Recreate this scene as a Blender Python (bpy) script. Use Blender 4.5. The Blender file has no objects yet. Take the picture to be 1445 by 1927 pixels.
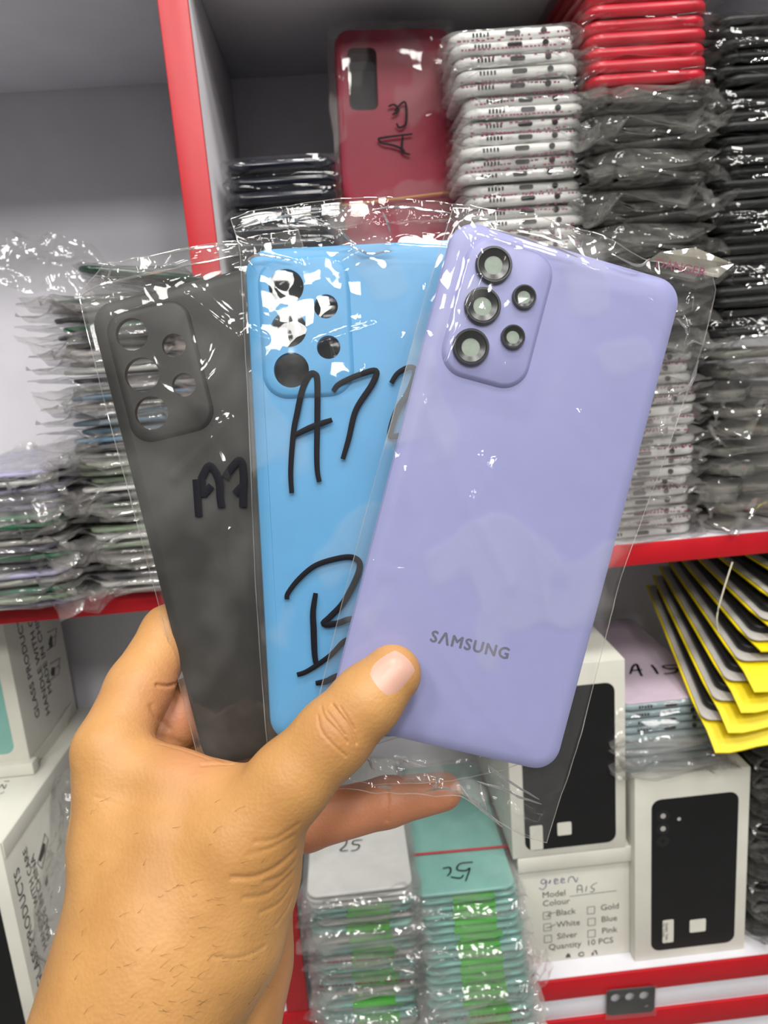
import bpy, bmesh, math, random
import numpy as np
from mathutils import Vector, Matrix, noise
from mathutils.bvhtree import BVHTree
from mathutils.kdtree import KDTree
random.seed(7)
scene = bpy.context.scene
C = scene.collection

# ------------------------------------------------------------------ camera, light, exposure
F, CX, CY = 1336.0, 722.5, 963.5            # focal length and centre in pixels of the 1445 x 1927 frame
O = Vector((0, 0, 1.30))                    # camera position; the shelf front is 0.44 m ahead
R = Matrix(((0.99514, -0.08812, 0.04396), (-0.06147, -0.20708, 0.97639), (-0.07693, -0.97435, -0.21149)))  # world = R @ (right, down, forward)
cam = bpy.data.cameras.new('camera')
cam.sensor_fit = 'VERTICAL'; cam.sensor_height = 36.0; cam.lens = 36.0 * F / 1927.0
cam.clip_start = 0.01; cam.clip_end = 50
cam.dof.use_dof = True; cam.dof.focus_distance = 0.235; cam.dof.aperture_fstop = 18.0
cam_ob = bpy.data.objects.new('camera', cam); C.objects.link(cam_ob)
cm = Matrix.Identity(4)
for i in range(3):
    cm[i][0], cm[i][1], cm[i][2] = R[i][0], -R[i][1], -R[i][2]
cam_ob.matrix_world = Matrix.Translation(O) @ cm
scene.camera = cam_ob

world = bpy.data.worlds.new('shop_surroundings'); scene.world = world; world.use_nodes = True
wn, wl = world.node_tree.nodes, world.node_tree.links
bgn = wn['Background']
wtc = wn.new('ShaderNodeTexCoord'); wns = wn.new('ShaderNodeTexNoise'); wns.inputs['Scale'].default_value = 2.2; wns.inputs['Detail'].default_value = 3
wcr = wn.new('ShaderNodeValToRGB')
wcr.color_ramp.elements[0].position = 0.35; wcr.color_ramp.elements[0].color = (0.28, 0.28, 0.29, 1)
wcr.color_ramp.elements[1].position = 0.68; wcr.color_ramp.elements[1].color = (0.95, 0.94, 0.90, 1)
wl.new(wtc.outputs['Generated'], wns.inputs['Vector']); wl.new(wns.outputs['Fac'], wcr.inputs['Fac']); wl.new(wcr.outputs['Color'], bgn.inputs['Color'])
bgn.inputs['Strength'].default_value = 0.42

def area(name, loc, target, sx, sy, power, col=(1, 1, 1)):
    d = bpy.data.lights.new(name, 'AREA'); d.shape = 'RECTANGLE'; d.size = sx; d.size_y = sy; d.energy = power; d.color = col
    o = bpy.data.objects.new(name, d); C.objects.link(o); o.location = loc
    o.rotation_euler = (Vector(target) - Vector(loc)).to_track_quat('-Z', 'Y').to_euler()
    return o
for lx, ly, pw in ((-0.75, -0.25, 13), (0.15, -0.20, 19), (1.0, -0.25, 13), (-0.75, -1.1, 17), (0.2, -1.1, 22), (1.1, -1.1, 17), (-0.4, -2.0, 22), (0.7, -2.0, 22)):
    area('ceiling_panel_light', (lx, ly, 2.75), (0.05, 0.35, 1.1), 0.32, 0.32, pw, (1, 0.98, 0.94))
vs = scene.view_settings
vs.view_transform = 'Standard'; vs.look = 'None'; vs.exposure = -0.85; vs.gamma = 1.0; vs.use_curve_mapping = False
scene.cycles.transparent_max_bounces = 14; scene.cycles.max_bounces = 4; scene.cycles.diffuse_bounces = 2; scene.cycles.glossy_bounces = 2
scene.cycles.use_adaptive_sampling = True; scene.cycles.adaptive_threshold = 0.03; scene.cycles.adaptive_min_samples = 16
scene.cycles.sample_clamp_indirect = 6.0

# ------------------------------------------------------------------ pixel helpers
def ray(px, py): return R @ Vector(((px - CX) / F, (py - CY) / F, 1.0))
def PD(px, py, mm): return O + ray(px, py) * (mm / 1000.0)
def PY(px, py, Y):
    r = ray(px, py); return O + r * (Y / r.y)
def PX(px, py, X):
    r = ray(px, py); return O + r * (X / r.x)
def PZ(px, py, z):
    r = ray(px, py); return O + r * (z / r.z)
def L(x, y, z): return Vector((x, y, z)) + O        # shelf coordinates, camera at the origin

# ------------------------------------------------------------------ object helpers
def mesh(name, verts, faces, mats, smooth=True, angle=None):
    me = bpy.data.meshes.new(name); me.from_pydata([tuple(v) for v in verts], [], faces)
    for m in (mats if isinstance(mats, (list, tuple)) else [mats]): me.materials.append(m)
    me.polygons.foreach_set('use_smooth', [smooth] * len(me.polygons))
    if smooth and angle: me.set_sharp_from_angle(angle=math.radians(angle))
    me.update(); return me
def link(name, me, parent=None, mw=None):
    o = bpy.data.objects.new(name, me); C.objects.link(o)
    if parent: o.parent = parent
    if mw is not None: o.matrix_local = mw
    return o
def tag(o, label=None, cat=None, group=None, kind=None):
    if label: o['label'] = label
    if cat: o['category'] = cat
    if group: o['group'] = group
    if kind: o['kind'] = kind
    return o
def thing(name, loc, label, cat, group=None, rot=(0, 0, 0)):
    o = bpy.data.objects.new(name, None); o.empty_display_size = 0.02; C.objects.link(o)
    o.location = loc; o.rotation_euler = rot
    return tag(o, label, cat, group)

class MB:
    def __init__(s): s.v = []; s.f = []
    def add(s, v, f):
        b = len(s.v); s.v += [tuple(p) for p in v]; s.f += [tuple(i + b for i in q) for q in f]; return s
    def box(s, a, b):
        x0, y0, z0 = a; x1, y1, z1 = b
        return s.add([(x0,y0,z0),(x1,y0,z0),(x1,y1,z0),(x0,y1,z0),(x0,y0,z1),(x1,y0,z1),(x1,y1,z1),(x0,y1,z1)],
                     [(0,3,2,1),(4,5,6,7),(0,1,5,4),(1,2,6,5),(2,3,7,6),(3,0,4,7)])
    def bbox(s, a, b, e=0.0008):
        """box with bevelled edges"""
        bm = bmesh.new(); x0, y0, z0 = a; x1, y1, z1 = b
        r = bmesh.ops.create_cube(bm, size=1.0)
        for v in r['verts']: v.co = Vector(((x0+x1)/2+v.co.x*(x1-x0), (y0+y1)/2+v.co.y*(y1-y0), (z0+z1)/2+v.co.z*(z1-z0)))
        bmesh.ops.bevel(bm, geom=bm.edges[:], offset=e, segments=2, affect='EDGES', profile=0.5)
        bm.verts.index_update()
        s.add([v.co[:] for v in bm.verts], [[v.index for v in f.verts] for f in bm.faces]); bm.free(); return s
    def loops(s, ls, cap0=True, cap1=True):
        n = len(ls[0]); v = [p for l in ls for p in l]; f = []
        for k in range(len(ls) - 1):
            for i in range(n):
                j = (i + 1) % n; f.append((k*n+i, k*n+j, (k+1)*n+j, (k+1)*n+i))
        if cap0: f.append(tuple(reversed(range(n))))
        if cap1: f.append(tuple((len(ls)-1)*n + i for i in range(n)))
        return s.add(v, f)
    def tube(s, pts, r, n=6, flat=1.0, axis=None):
        pts = [Vector(p) for p in pts]; ls = []
        for i, p in enumerate(pts):
            t = (pts[min(i+1, len(pts)-1)] - pts[max(i-1, 0)]).normalized()
            a = Vector(axis) if axis is not None else (Vector((0, 0, 1)) if abs(t.z) < .9 else Vector((1, 0, 0)))
            u = t.cross(a).normalized(); w = u.cross(t)
            rr = r[i] if isinstance(r, (list, tuple)) else r
            ls.append([p + u*rr*math.cos(2*math.pi*k/n) + w*rr*flat*math.sin(2*math.pi*k/n) for k in range(n)])
        return s.loops(ls)
    def build(s, name, m, parent=None, smooth=True, angle=35, mw=None):
        return link(name, mesh(name, s.v, s.f, m, smooth, angle), parent, mw)
    def mesh(s, name, m, smooth=True, angle=35): return mesh(name, s.v, s.f, m, smooth, angle)

def rrect(w, l, r, n=6, cx=0.0, cy=0.0):
    pts = []
    for k, (sx, sy) in enumerate(((1, 1), (-1, 1), (-1, -1), (1, -1))):
        for i in range(n + 1):
            a = math.pi/2 * (k + i/n)
            pts.append((cx + sx*(w/2 - r) + r*math.cos(a), cy + sy*(l/2 - r) + r*math.sin(a)))
    return pts
def slab(mb, w, l, h, r, e, z0=0.0, cx=0.0, cy=0.0, n=5):
    """rounded plate lying flat, edge rounded by e, bottom at z0"""
    e = min(e, h/2*0.98); pr = []
    for k in range(5):
        a = math.pi/2*k/4; pr.append((e*(1-math.sin(a)), e*(1-math.cos(a))))
    prof = [(i, z) for i, z in pr] + [(i, h - z) for i, z in reversed(pr)]
    ls = [[(x, y, z0 + z) for x, y in rrect(w-2*i, l-2*i, max(r-i, 0.0004), n, cx, cy)] for i, z in prof]
    return mb.loops(ls)
def smooth_path(p, n=6):
    p = [Vector(q) for q in p]; out = []
    for i in range(len(p) - 1):
        a, b, c, d = p[max(i-1, 0)], p[i], p[i+1], p[min(i+2, len(p)-1)]
        for k in range(n):
            t = k/n; out.append(0.5*((2*b) + (c-a)*t + (2*a-5*b+4*c-d)*t*t + (3*b-a-3*c+d)*t**3))
    return out + [p[-1]]
def text_mesh(name, s, size, m, align='LEFT', bold=0.0, extrude=0.00005, space=1.0, shear=0.0):
    cu = bpy.data.curves.new(name, 'FONT'); cu.body = s; cu.size = size; cu.align_x = align; cu.offset = bold; cu.extrude = extrude
    cu.space_character = space; cu.shear = shear; cu.resolution_u = 3
    o = bpy.data.objects.new(name, cu); C.objects.link(o)
    dg = bpy.context.evaluated_depsgraph_get(); me = bpy.data.meshes.new_from_object(o.evaluated_get(dg))
    bpy.data.objects.remove(o); me.name = name; me.materials.clear(); me.materials.append(m); return me

# ------------------------------------------------------------------ materials
def srgb(r, g, b):
    f = lambda c: (c/255/12.92) if c/255 <= 0.04045 else ((c/255+0.055)/1.055)**2.4
    return (f(r), f(g), f(b), 1)
def mat(name, rgb, rough=0.5, var=0.06, scale=60.0, bump=0.0, bscale=300.0, spec=0.5, metal=0.0, coat=0.0, sss=0.0, alpha=1.0):
    m = bpy.data.materials.new(name); m.use_nodes = True; nt = m.node_tree; b = nt.nodes['Principled BSDF']
    c = srgb(*rgb); tc = nt.nodes.new('ShaderNodeTexCoord'); nz = nt.nodes.new('ShaderNodeTexNoise')
    nz.inputs['Scale'].default_value = scale; nz.inputs['Detail'].default_value = 5
    cr = nt.nodes.new('ShaderNodeValToRGB'); lo, hi = 1 - var*1.5, 1 + var
    cr.color_ramp.elements[0].color = (c[0]*lo, c[1]*lo, c[2]*lo, 1); cr.color_ramp.elements[0].position = 0.3
    cr.color_ramp.elements[1].color = (min(1, c[0]*hi), min(1, c[1]*hi), min(1, c[2]*hi), 1); cr.color_ramp.elements[1].position = 0.7
    nt.links.new(tc.outputs['Object'], nz.inputs['Vector']); nt.links.new(nz.outputs['Fac'], cr.inputs['Fac']); nt.links.new(cr.outputs['Color'], b.inputs['Base Color'])
    b.inputs['Roughness'].default_value = rough; b.inputs['Specular IOR Level'].default_value = spec; b.inputs['Metallic'].default_value = metal
    b.inputs['Coat Weight'].default_value = coat; b.inputs['Alpha'].default_value = alpha
    if sss: b.inputs['Subsurface Weight'].default_value = sss; b.inputs['Subsurface Radius'].default_value = (0.004, 0.0018, 0.001); b.inputs['Subsurface Scale'].default_value = 1.0
    if bump:
        n2 = nt.nodes.new('ShaderNodeTexNoise'); n2.inputs['Scale'].default_value = bscale; n2.inputs['Detail'].default_value = 4
        bp = nt.nodes.new('ShaderNodeBump'); bp.inputs['Strength'].default_value = bump; bp.inputs['Distance'].default_value = 0.0005
        nt.links.new(tc.outputs['Object'], n2.inputs['Vector']); nt.links.new(n2.outputs['Fac'], bp.inputs['Height']); nt.links.new(bp.outputs['Normal'], b.inputs['Normal'])
    return m
def film(name, haze=0.03, hazecol=(0.85, 0.85, 0.83), rough=0.07, bump=0.35, bscale=90.0, refl=0.06, graz=0.6, tint=(1, 1, 1), hscale=40.0, distort=1.5, ridge=0.0, rscale=30.0, hlo=0.35, hhi=0.7):
    """clear plastic film: see-through, Fresnel reflection off a crinkled surface, a little milky haze"""
    m = bpy.data.materials.new(name); m.use_nodes = True; nt = m.node_tree; N, K = nt.nodes, nt.links
    N.remove(N['Principled BSDF']); out = N['Material Output']
    tc = N.new('ShaderNodeTexCoord')
    nz = N.new('ShaderNodeTexNoise'); nz.inputs['Scale'].default_value = bscale; nz.inputs['Detail'].default_value = 1; nz.inputs['Distortion'].default_value = 0.0
    bp = N.new('ShaderNodeBump'); bp.inputs['Strength'].default_value = bump; bp.inputs['Distance'].default_value = 0.002
    K.new(tc.outputs['Object'], nz.inputs['Vector']); hgt = nz.outputs['Fac']
    if ridge:      # sharp creases between slack facets
        wv = N.new('ShaderNodeVectorMath'); wv.operation = 'MULTIPLY_ADD'; wv.inputs[1].default_value = (0.6/rscale,)*3; K.new(nz.outputs['Color'], wv.inputs[0]); K.new(tc.outputs['Object'], wv.inputs[2])
        vo = N.new('ShaderNodeTexVoronoi'); vo.feature = 'F1'; vo.inputs['Scale'].default_value = rscale; vo.inputs['Detail'].default_value = 0.0; K.new(wv.outputs[0], vo.inputs['Vector'])
        am = N.new('ShaderNodeMath'); am.operation = 'MULTIPLY_ADD'; am.inputs[1].default_value = ridge; K.new(vo.outputs['Distance'], am.inputs[0]); K.new(nz.outputs['Fac'], am.inputs[2]); hgt = am.outputs[0]
    K.new(hgt, bp.inputs['Height'])
    lw = N.new('ShaderNodeLayerWeight'); lw.inputs['Blend'].default_value = 0.5; K.new(bp.outputs['Normal'], lw.inputs['Normal'])
    pw = N.new('ShaderNodeMath'); pw.operation = 'POWER'; pw.inputs[1].default_value = 3.0; K.new(lw.outputs['Facing'], pw.inputs[0])
    ma = N.new('ShaderNodeMath'); ma.operation = 'MULTIPLY_ADD'; ma.inputs[1].default_value = graz; ma.inputs[2].default_value = refl; K.new(pw.outputs[0], ma.inputs[0])
    tr = N.new('ShaderNodeBsdfTransparent'); tr.inputs['Color'].default_value = (*tint, 1)
    gl = N.new('ShaderNodeBsdfGlossy'); gl.inputs['Roughness'].default_value = rough; K.new(bp.outputs['Normal'], gl.inputs['Normal'])
    df = N.new('ShaderNodeBsdfDiffuse'); df.inputs['Color'].default_value = (*hazecol, 1)
    tl = N.new('ShaderNodeBsdfTranslucent'); tl.inputs['Color'].default_value = (*hazecol, 1)
    md = N.new('ShaderNodeMixShader'); md.inputs[0].default_value = 0.4; K.new(df.outputs[0], md.inputs[1]); K.new(tl.outputs[0], md.inputs[2])
    n2 = N.new('ShaderNodeTexNoise'); n2.inputs['Scale'].default_value = hscale; n2.inputs['Detail'].default_value = 2
    K.new(tc.outputs['Object'], n2.inputs['Vector'])
    hr = N.new('ShaderNodeMapRange'); hr.inputs['From Min'].default_value = hlo; hr.inputs['From Max'].default_value = hhi
    hr.inputs['To Min'].default_value = haze*0.3; hr.inputs['To Max'].default_value = haze*1.7; K.new(n2.outputs['Fac'], hr.inputs['Value'])
    m1 = N.new('ShaderNodeMixShader'); K.new(hr.outputs[0], m1.inputs[0]); K.new(tr.outputs[0], m1.inputs[1]); K.new(md.outputs[0], m1.inputs[2])
    m2 = N.new('ShaderNodeMixShader'); K.new(ma.outputs[0], m2.inputs[0]); K.new(m1.outputs[0], m2.inputs[1]); K.new(gl.outputs[0], m2.inputs[2])
    K.new(m2.outputs[0], out.inputs['Surface']); return m

M = {}
M['board'] = mat('white_laminate', (226, 224, 230), 0.55, 0.03, 30, 0.08, 500)
M['red_edge'] = mat('red_edging', (190, 18, 32), 0.42, 0.05, 40, 0.05, 400)
M['carton'] = mat('white_carton', (226, 224, 212), 0.6, 0.05, 25, 0.05, 300)
M['carton_side'] = M['carton']
M['lavender'] = mat('lavender_matte_glass', (151, 153, 199), 0.42, 0.02, 40)
M['blue'] = mat('sky_blue_matte_plastic', (90, 157, 204), 0.42, 0.03, 40)
M['charcoal'] = mat('charcoal_matte_plastic', (42, 41, 39), 0.5, 0.10, 60)
M['black'] = mat('black_plastic', (17, 17, 19), 0.5, 0.08, 60)
M['navy'] = mat('navy_black_plastic', (20, 24, 36), 0.18, 0.08, 60)
M['lens_black'] = mat('black_lens_metal', (24, 24, 27), 0.28, 0.05, 60, spec=0.7)
M['lens_glass'] = mat('pale_lens_glass', (158, 170, 158), 0.12, 0.10, 250, spec=0.6)
M['logo'] = mat('grey_silver_print', (104, 104, 122), 0.4, 0.05, 100)
M['ink'] = mat('black_marker_ink', (9, 9, 20), 0.6, 0.06, 200, spec=0.25)
M['ink_soft'] = mat('faded_pen_ink', (92, 92, 104), 0.6, 0.1, 200)
M['ink_violet'] = mat('violet_pen_ink', (110, 108, 150), 0.6, 0.1, 200)
M['print'] = mat('grey_carton_print', (74, 74, 72), 0.6, 0.12, 300)
M['maroon'] = mat('maroon_print', (128, 58, 84), 0.6, 0.1, 200)
M['redcase'] = mat('crimson_silicone', (146, 16, 50), 0.45, 0.04, 50)
M['redmetal'] = mat('bright_red_plastic', (196, 32, 50), 0.30, 0.05, 50)
M['white'] = mat('white_plastic', (224, 224, 220), 0.4, 0.03, 50)
M['pink'] = mat('pale_pink_plastic', (206, 188, 204), 0.4, 0.04, 50)
M['greyblue'] = mat('grey_blue_plastic', (150, 168, 172), 0.4, 0.04, 50)
M['teal'] = mat('mint_teal_plastic', (132, 186, 176), 0.4, 0.05, 50)
M['green'] = mat('green_sticker', (82, 190, 62), 0.45, 0.05, 80)
M['yellow'] = mat('yellow_card', (240, 214, 10), 0.5, 0.05, 60)
M['greycard'] = mat('grey_white_card', (186, 182, 176), 0.55, 0.06, 60)
M['olive'] = mat('olive_grey_plastic', (112, 110, 102), 0.45, 0.06, 50)
M['darkgreen'] = mat('dark_green_gloss', (20, 56, 42), 0.15, 0.08, 50)
M['lilac'] = mat('lilac_plastic', (170, 166, 200), 0.4, 0.05, 50)
M['sage'] = mat('sage_plastic', (150, 172, 140), 0.4, 0.05, 50)
M['steel'] = mat('steel_blue_plastic', (92, 124, 146), 0.4, 0.05, 50)
M['graphite'] = mat('graphite_plastic', (70, 70, 76), 0.4, 0.06, 50)
M['emerald'] = mat('emerald_plastic', (38, 110, 76), 0.35, 0.06, 50)
M['rubber'] = mat('tan_rubber', (176, 136, 78), 0.6, 0.05, 90)
M['rubber_red'] = mat('red_rubber', (176, 48, 56), 0.6, 0.05, 90)
M['rubber_white'] = mat('pale_rubber', (196, 190, 168), 0.6, 0.05, 90)
M['floor'] = mat('grey_floor_tile', (150, 148, 144), 0.4, 0.05, 4)
M['film'] = film('clear_film', 0.02, bump=0.30, bscale=90, refl=0.045, rough=0.05)
M['film_front'] = film('clear_film_front', 0.085, bump=0.24, bscale=70, refl=0.034, rough=0.05, hscale=20, ridge=2.0, rscale=42, hlo=0.545, hhi=0.575)
M['film_char'] = film('cloudy_film_front', 0.10, (0.62, 0.62, 0.60), bump=0.26, bscale=60, refl=0.036, rough=0.06, hscale=30, ridge=2.0, rscale=30, hlo=0.42, hhi=0.66)
M['film_pack'] = film('crinkled_clear_film', 0.08, bump=0.9, bscale=110, refl=0.07, rough=0.09)
M['film_loose'] = film('crinkled_loose_film', 0.05, (0.6, 0.6, 0.56), bump=0.7, bscale=80, refl=0.07, rough=0.08, ridge=1.6, rscale=60)
M['film_milky'] = film('milky_film', 0.15, (0.80, 0.77, 0.75), bump=0.9, bscale=100, refl=0.08, rough=0.11)
M['film_grey'] = film('smoky_film', 0.22, (0.46, 0.45, 0.42), bump=1.0, bscale=130, refl=0.09, rough=0.09, ridge=1.6, rscale=90)
M['film_bulk'] = film('bulky_clear_film', 0.12, (0.75, 0.73, 0.70), bump=0.9, bscale=70, refl=0.10, rough=0.07, ridge=1.5, rscale=60)
M['film_dark'] = film('thin_smoky_film', 0.03, (0.30, 0.31, 0.29), bump=1.0, bscale=130, refl=0.06, rough=0.07)

# ------------------------------------------------------------------ setting and shelving unit
fl = MB().box((-2.2, -2.6, -0.02), (2.2, 1.0, 0)).build('floor', M['floor'], smooth=False); tag(fl, kind='structure')
wb = MB().box((-2.2, 0.66, 0), (2.2, 0.72, 2.4)).build('wall_back', mat('cream_wall_paint', (205, 202, 196), 0.8, 0.03, 5), smooth=False); tag(wb, kind='structure')
YF, YB = 0.440, 0.620
XL, XR = -0.42, 0.40
unit = thing('shelving_unit', (0, 0, 0), 'white laminate shelving unit with bright red edging behind the held phone backs', 'shelving')
P = lambda x, y, z: (x + O.x, y + O.y, z + O.z)
def boardb(name, a, b): return MB().bbox(P(*a), P(*b), 0.0006).build(name, M['board'], unit)
boardb('back_panel', (XL, YB, -1.29), (XR, YB + 0.008, 0.26))
boardb('divider', (-0.0803, YF + 0.0012, -0.501), (-0.0646, YB, 0.26))
boardb('side_panel', (XL - 0.016, YF + 0.0012, -1.29), (XL, YB + 0.008, 0.26)); boardb('side_panel', (XR, YF + 0.0012, -1.29), (XR + 0.016, YB + 0.008, 0.26))
for x0, x1 in ((XL, -0.0803), (-0.0646, XR)):
    boardb('shelf', (x0, YF + 0.0012, 0.2215), (x1, YB, 0.2375))
    boardb('shelf', (x0, YF + 0.0012, -0.1455), (x1, YB, -0.1315))
boardb('shelf', (XL, YF + 0.0012, -0.4820), (XR, YB, -0.4650))
boardb('rail_board', (XL, YF + 0.001, -0.5015), (XR, YB, -0.4820))
boardb('cabinet_panel', (XL, YF + 0.0012, -1.29), (XR, YF + 0.014, -0.5015))
def edge(x0, x1, z0, z1): MB().bbox(P(x0, YF - 0.0015, z0), P(x1, YF + 0.0012, z1), 0.0007).build('edge_strip', M['red_edge'], unit)
edge(-0.0807, -0.0643, -0.4645, 0.26)
for x0, x1 in ((XL, -0.0809), (-0.0641, XR)):
    edge(x0, x1, 0.2210, 0.238); edge(x0, x1, -0.1458, -0.1312)
edge(XL, XR, -0.4824, -0.4652); edge(XL, XR, -0.520, -0.5018)

# ------------------------------------------------------------------ bagged things in stacks
def bag_mesh(name, w, l, h, m, seed, ef=0.012, eb=0.003, es=0.004, amp=0.0016, famp=0.006, lim=None, sl=0.0, gap=None):
    """crumpled film sleeve round a plate lying flat (bottom at z=0), open flap at the front (-y); sl lets the left side stick out"""
    ys = list(np.linspace(-l/2 - ef, -l/2, 7)) + list(np.linspace(-l/2 + 0.004, l/2, 12)) + list(np.linspace(l/2 + 0.003, l/2 + eb, 3))
    n = 30; V = []; off = Vector((seed*3.1, seed*7.7, seed*1.3)); lim = lim or h*0.9
    for y in ys:
        ov = max(0.0, -l/2 - y)/max(ef, 1e-6) if y < -l/2 else (max(0.0, y - l/2)/max(eb, 1e-6))
        hh = (h/2 + 0.0006)*max(0.0, 1 - ov)**0.7 + 0.0008*ov
        droop = 0.0
        if y < -l/2: droop = famp*ov*noise.noise(Vector((seed*2.3, 0.5, 1.7)))*1.4
        for k in range(n):
            a = 2*math.pi*k/n; c, s = math.cos(a), math.sin(a)
            ex = es + (sl if c < 0 else 0)*abs(c)**3
            x = (w/2 + ex)*math.copysign(abs(c)**0.4, c); z = hh*math.copysign(abs(s)**0.7, s)
            if abs(x) > w/2: z *= max(0.25, 1 - (abs(x) - w/2)/(ex + 1e-6)*0.8)
            p = Vector((x, y, z)); q = p*75 + off; d = noise.noise_vector(q); d2 = noise.noise_vector(p*190 + off*2)
            g = amp*(1 + 1.4*ov) + (famp*0.5*ov)
            side = 1.0 if abs(x) > w/2 - 0.003 else 0.4
            x += (d.x*g + d2.x*amp*0.5)*side; yy = y + d.y*g*(0.4 + 1.5*ov); z2 = h/2 + z + droop + max(-lim, min(lim, (d.z*g*0.8 + d2.z*amp*0.4)*(0.35 + ov*1.2)))
            yy = min(yy, l/2 + eb)
            if gap is not None: z2 = max(-gap, min(h + gap, z2))
            V.append((x, yy, z2))
    Fc = []
    for r in range(len(ys) - 1):
        for k in range(n):
            j = (k + 1) % n; Fc.append((r*n+k, r*n+j, (r+1)*n+j, (r+1)*n+k))
    return mesh(name, V, Fc, m, smooth=True, angle=25)
def dash_mesh(name, w, l, h, m, seed, ef):
    """two rows of tiny printed warning marks across the flap"""
    rng = random.Random(seed); b = MB()
    for row in range(2):
        x = -w*0.46; y0 = -l/2 - ef*rng.uniform(0.2, 0.8); t = rng.uniform(-0.07, 0.07); z0 = h*rng.uniform(0.2, 1.1)
        while x < w*0.42:
            d = rng.uniform(0.0008, 0.0022)
            if rng.random() < 0.75: b.box((x, y0 - 0.0012, z0 + t*x), (x + d, y0 - 0.0009, z0 + t*x + 0.0009))
            x += d + rng.uniform(0.0005, 0.0014)
    return b.mesh(name, m, smooth=False)
def port_meshes(l, h, w):
    y = -l/2 - 0.0002; zc = h*0.55; out = []
    out.append(('charging_port', MB().loops([[(x + 0.0005, y + dy, z + zc) for x, z in rrect(0.0088, 0.0026, 0.0012, 3)] for dy in (0.0, 0.001)]).mesh('charging_port', M['black'])))
    out.append(('headphone_jack', MB().loops([[(x + 0.0185, y + dy, z + zc) for x, z in rrect(0.0037, 0.0034, 0.00165, 4)] for dy in (0.0, 0.001)]).mesh('headphone_jack', M['black'])))
    b = MB()
    for k in range(5): b.loops([[(x - 0.0225 + k*0.0021, y + dy, z + zc) for x, z in rrect(0.0012, 0.0024, 0.0005, 2)] for dy in (0.0, 0.001)])
    out.append(('speaker_grille', b.mesh('speaker_grille', M['black'])))
    return out
def slab_mesh(name, w, l, h, m, r=0.008, e=0.003):
    b = MB(); slab(b, w, l, h, r, e); return b.mesh(name, m, angle=60)
class Kind:
    """one kind of bagged item: body, small parts, a few differently crumpled bags"""
    def __init__(s, body, bodyname, parts, bags, printed=None): s.body, s.bodyname, s.parts, s.bags, s.printed = body, bodyname, parts, bags, printed or []
    def place(s, name, loc, rot, label, cat, group, k, body=None):
        t = thing(name, loc, label, cat, group, rot)
        link(s.bodyname, body or s.body, t)
        for n_, me in s.parts: link(n_, me, t)
        if s.bags:
            bg = link('plastic_bag', s.bags[k % len(s.bags)], t)
            if s.printed and k % 3 != 2: link('printed_lettering', s.printed[k % len(s.printed)], bg)
        return t
ORD = 'topmost,second,third,fourth,fifth,sixth,seventh,eighth,ninth,tenth,eleventh,twelfth,thirteenth,fourteenth,fifteenth,sixteenth,seventeenth,eighteenth,nineteenth,twentieth'.split(',')
TENS = {2: 'twenty', 3: 'thirty', 4: 'forty'}
def ordinal(k):     # 0 = topmost
    if k < 20: w = ORD[k]
    else:
        t, u = divmod(k + 1, 10); w = {30: 'thirtieth', 40: 'fortieth'}.get(k + 1) or TENS[t] + '-' + ['', 'first'][u == 1] if u == 1 else None
        if w is None: w = {0: TENS[t][:-1] + 'ieth'}.get(u) or TENS[t] + '-' + ORD[u - 1]
    return w + (' in' if k == 0 else ' down in')
def stack(kind, name, x, y, ztop, zbot, n, label, where, cat, group, jx=0.0015, jy=0.002, jr=0.02, bodies=None, roll=0.0, shift=None):
    zbot += 0.0006
    p = (ztop - zbot)/n
    for i in range(n):
        kz = n - 1 - i
        xx, yy = x + random.uniform(-jx, jx), y + random.uniform(-jy, jy)
        if shift: sx_, sy_ = shift(i/max(1, n - 1)); xx += sx_; yy += sy_
        lb = label[i % len(label)] if isinstance(label, list) else label
        bd = None
        if bodies: bd = bodies[i % len(bodies)]
        kd = kind[i % len(kind)] if isinstance(kind, list) else kind
        kd.place(name, L(xx, yy, zbot + i*p), (0, roll, random.uniform(-jr, jr)), f'{lb}, {ordinal(kz)} {where}', cat, group, i*7 + 3, bd)

# white phone frames: tall stack (front flaps towards us)
wF, lF, hF = 0.0725, 0.158, 0.0058
k_white = Kind(slab_mesh('white_frame', wF, lF, hF, M['white'], 0.009, 0.0026), 'frame_body', port_meshes(lF, hF, wF),
               [bag_mesh('bag', wF, lF, hF, M['film_pack'], s, ef=0.006, es=0.005, amp=0.0022, famp=0.006, gap=0.00055) for s in range(1, 7)],
               [dash_mesh('printed_lettering', wF, lF, hF, M['maroon'], s, 0.006) for s in range(1, 6)])
stack(k_white, 'phone_housing', 0.1205, 0.455 + lF/2, 0.1815, -0.1310, 45, 'white phone frame in clear bag', 'the tall white stack', 'phone frame', 'white phone frames in the tall stack', 0.0025, 0.003, 0.03)
# pinkish white frames low in the next column
k_white2 = Kind(k_white.body, 'frame_body', port_meshes(lF, hF, wF),
                [bag_mesh('bag', wF, lF, hF, M['film_milky'], s, ef=0.008, es=0.006, amp=0.0024, famp=0.008, gap=0.00045) for s in range(11, 16)],
                [dash_mesh('printed_lettering', wF, lF, hF, M['maroon'], s, 0.008) for s in range(11, 15)])
k_white2.place('phone_housing', L(0.192, 0.452 + lF/2, -0.1310), (0, 0, 0.0), 'bare white phone frame with black ports lying on the red-edged shelf, lowest of its stack', 'phone frame', 'milky bagged frames right of the lavender phone back', 2)
stack(k_white2, 'phone_housing', 0.192, 0.452 + lF/2, -0.0100, -0.1245, 17, 'whitish frame in milky bag', 'the low pale stack below the smoky one', 'phone frame', 'milky bagged frames right of the lavender phone back', 0.003, 0.003, 0.03)
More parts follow.
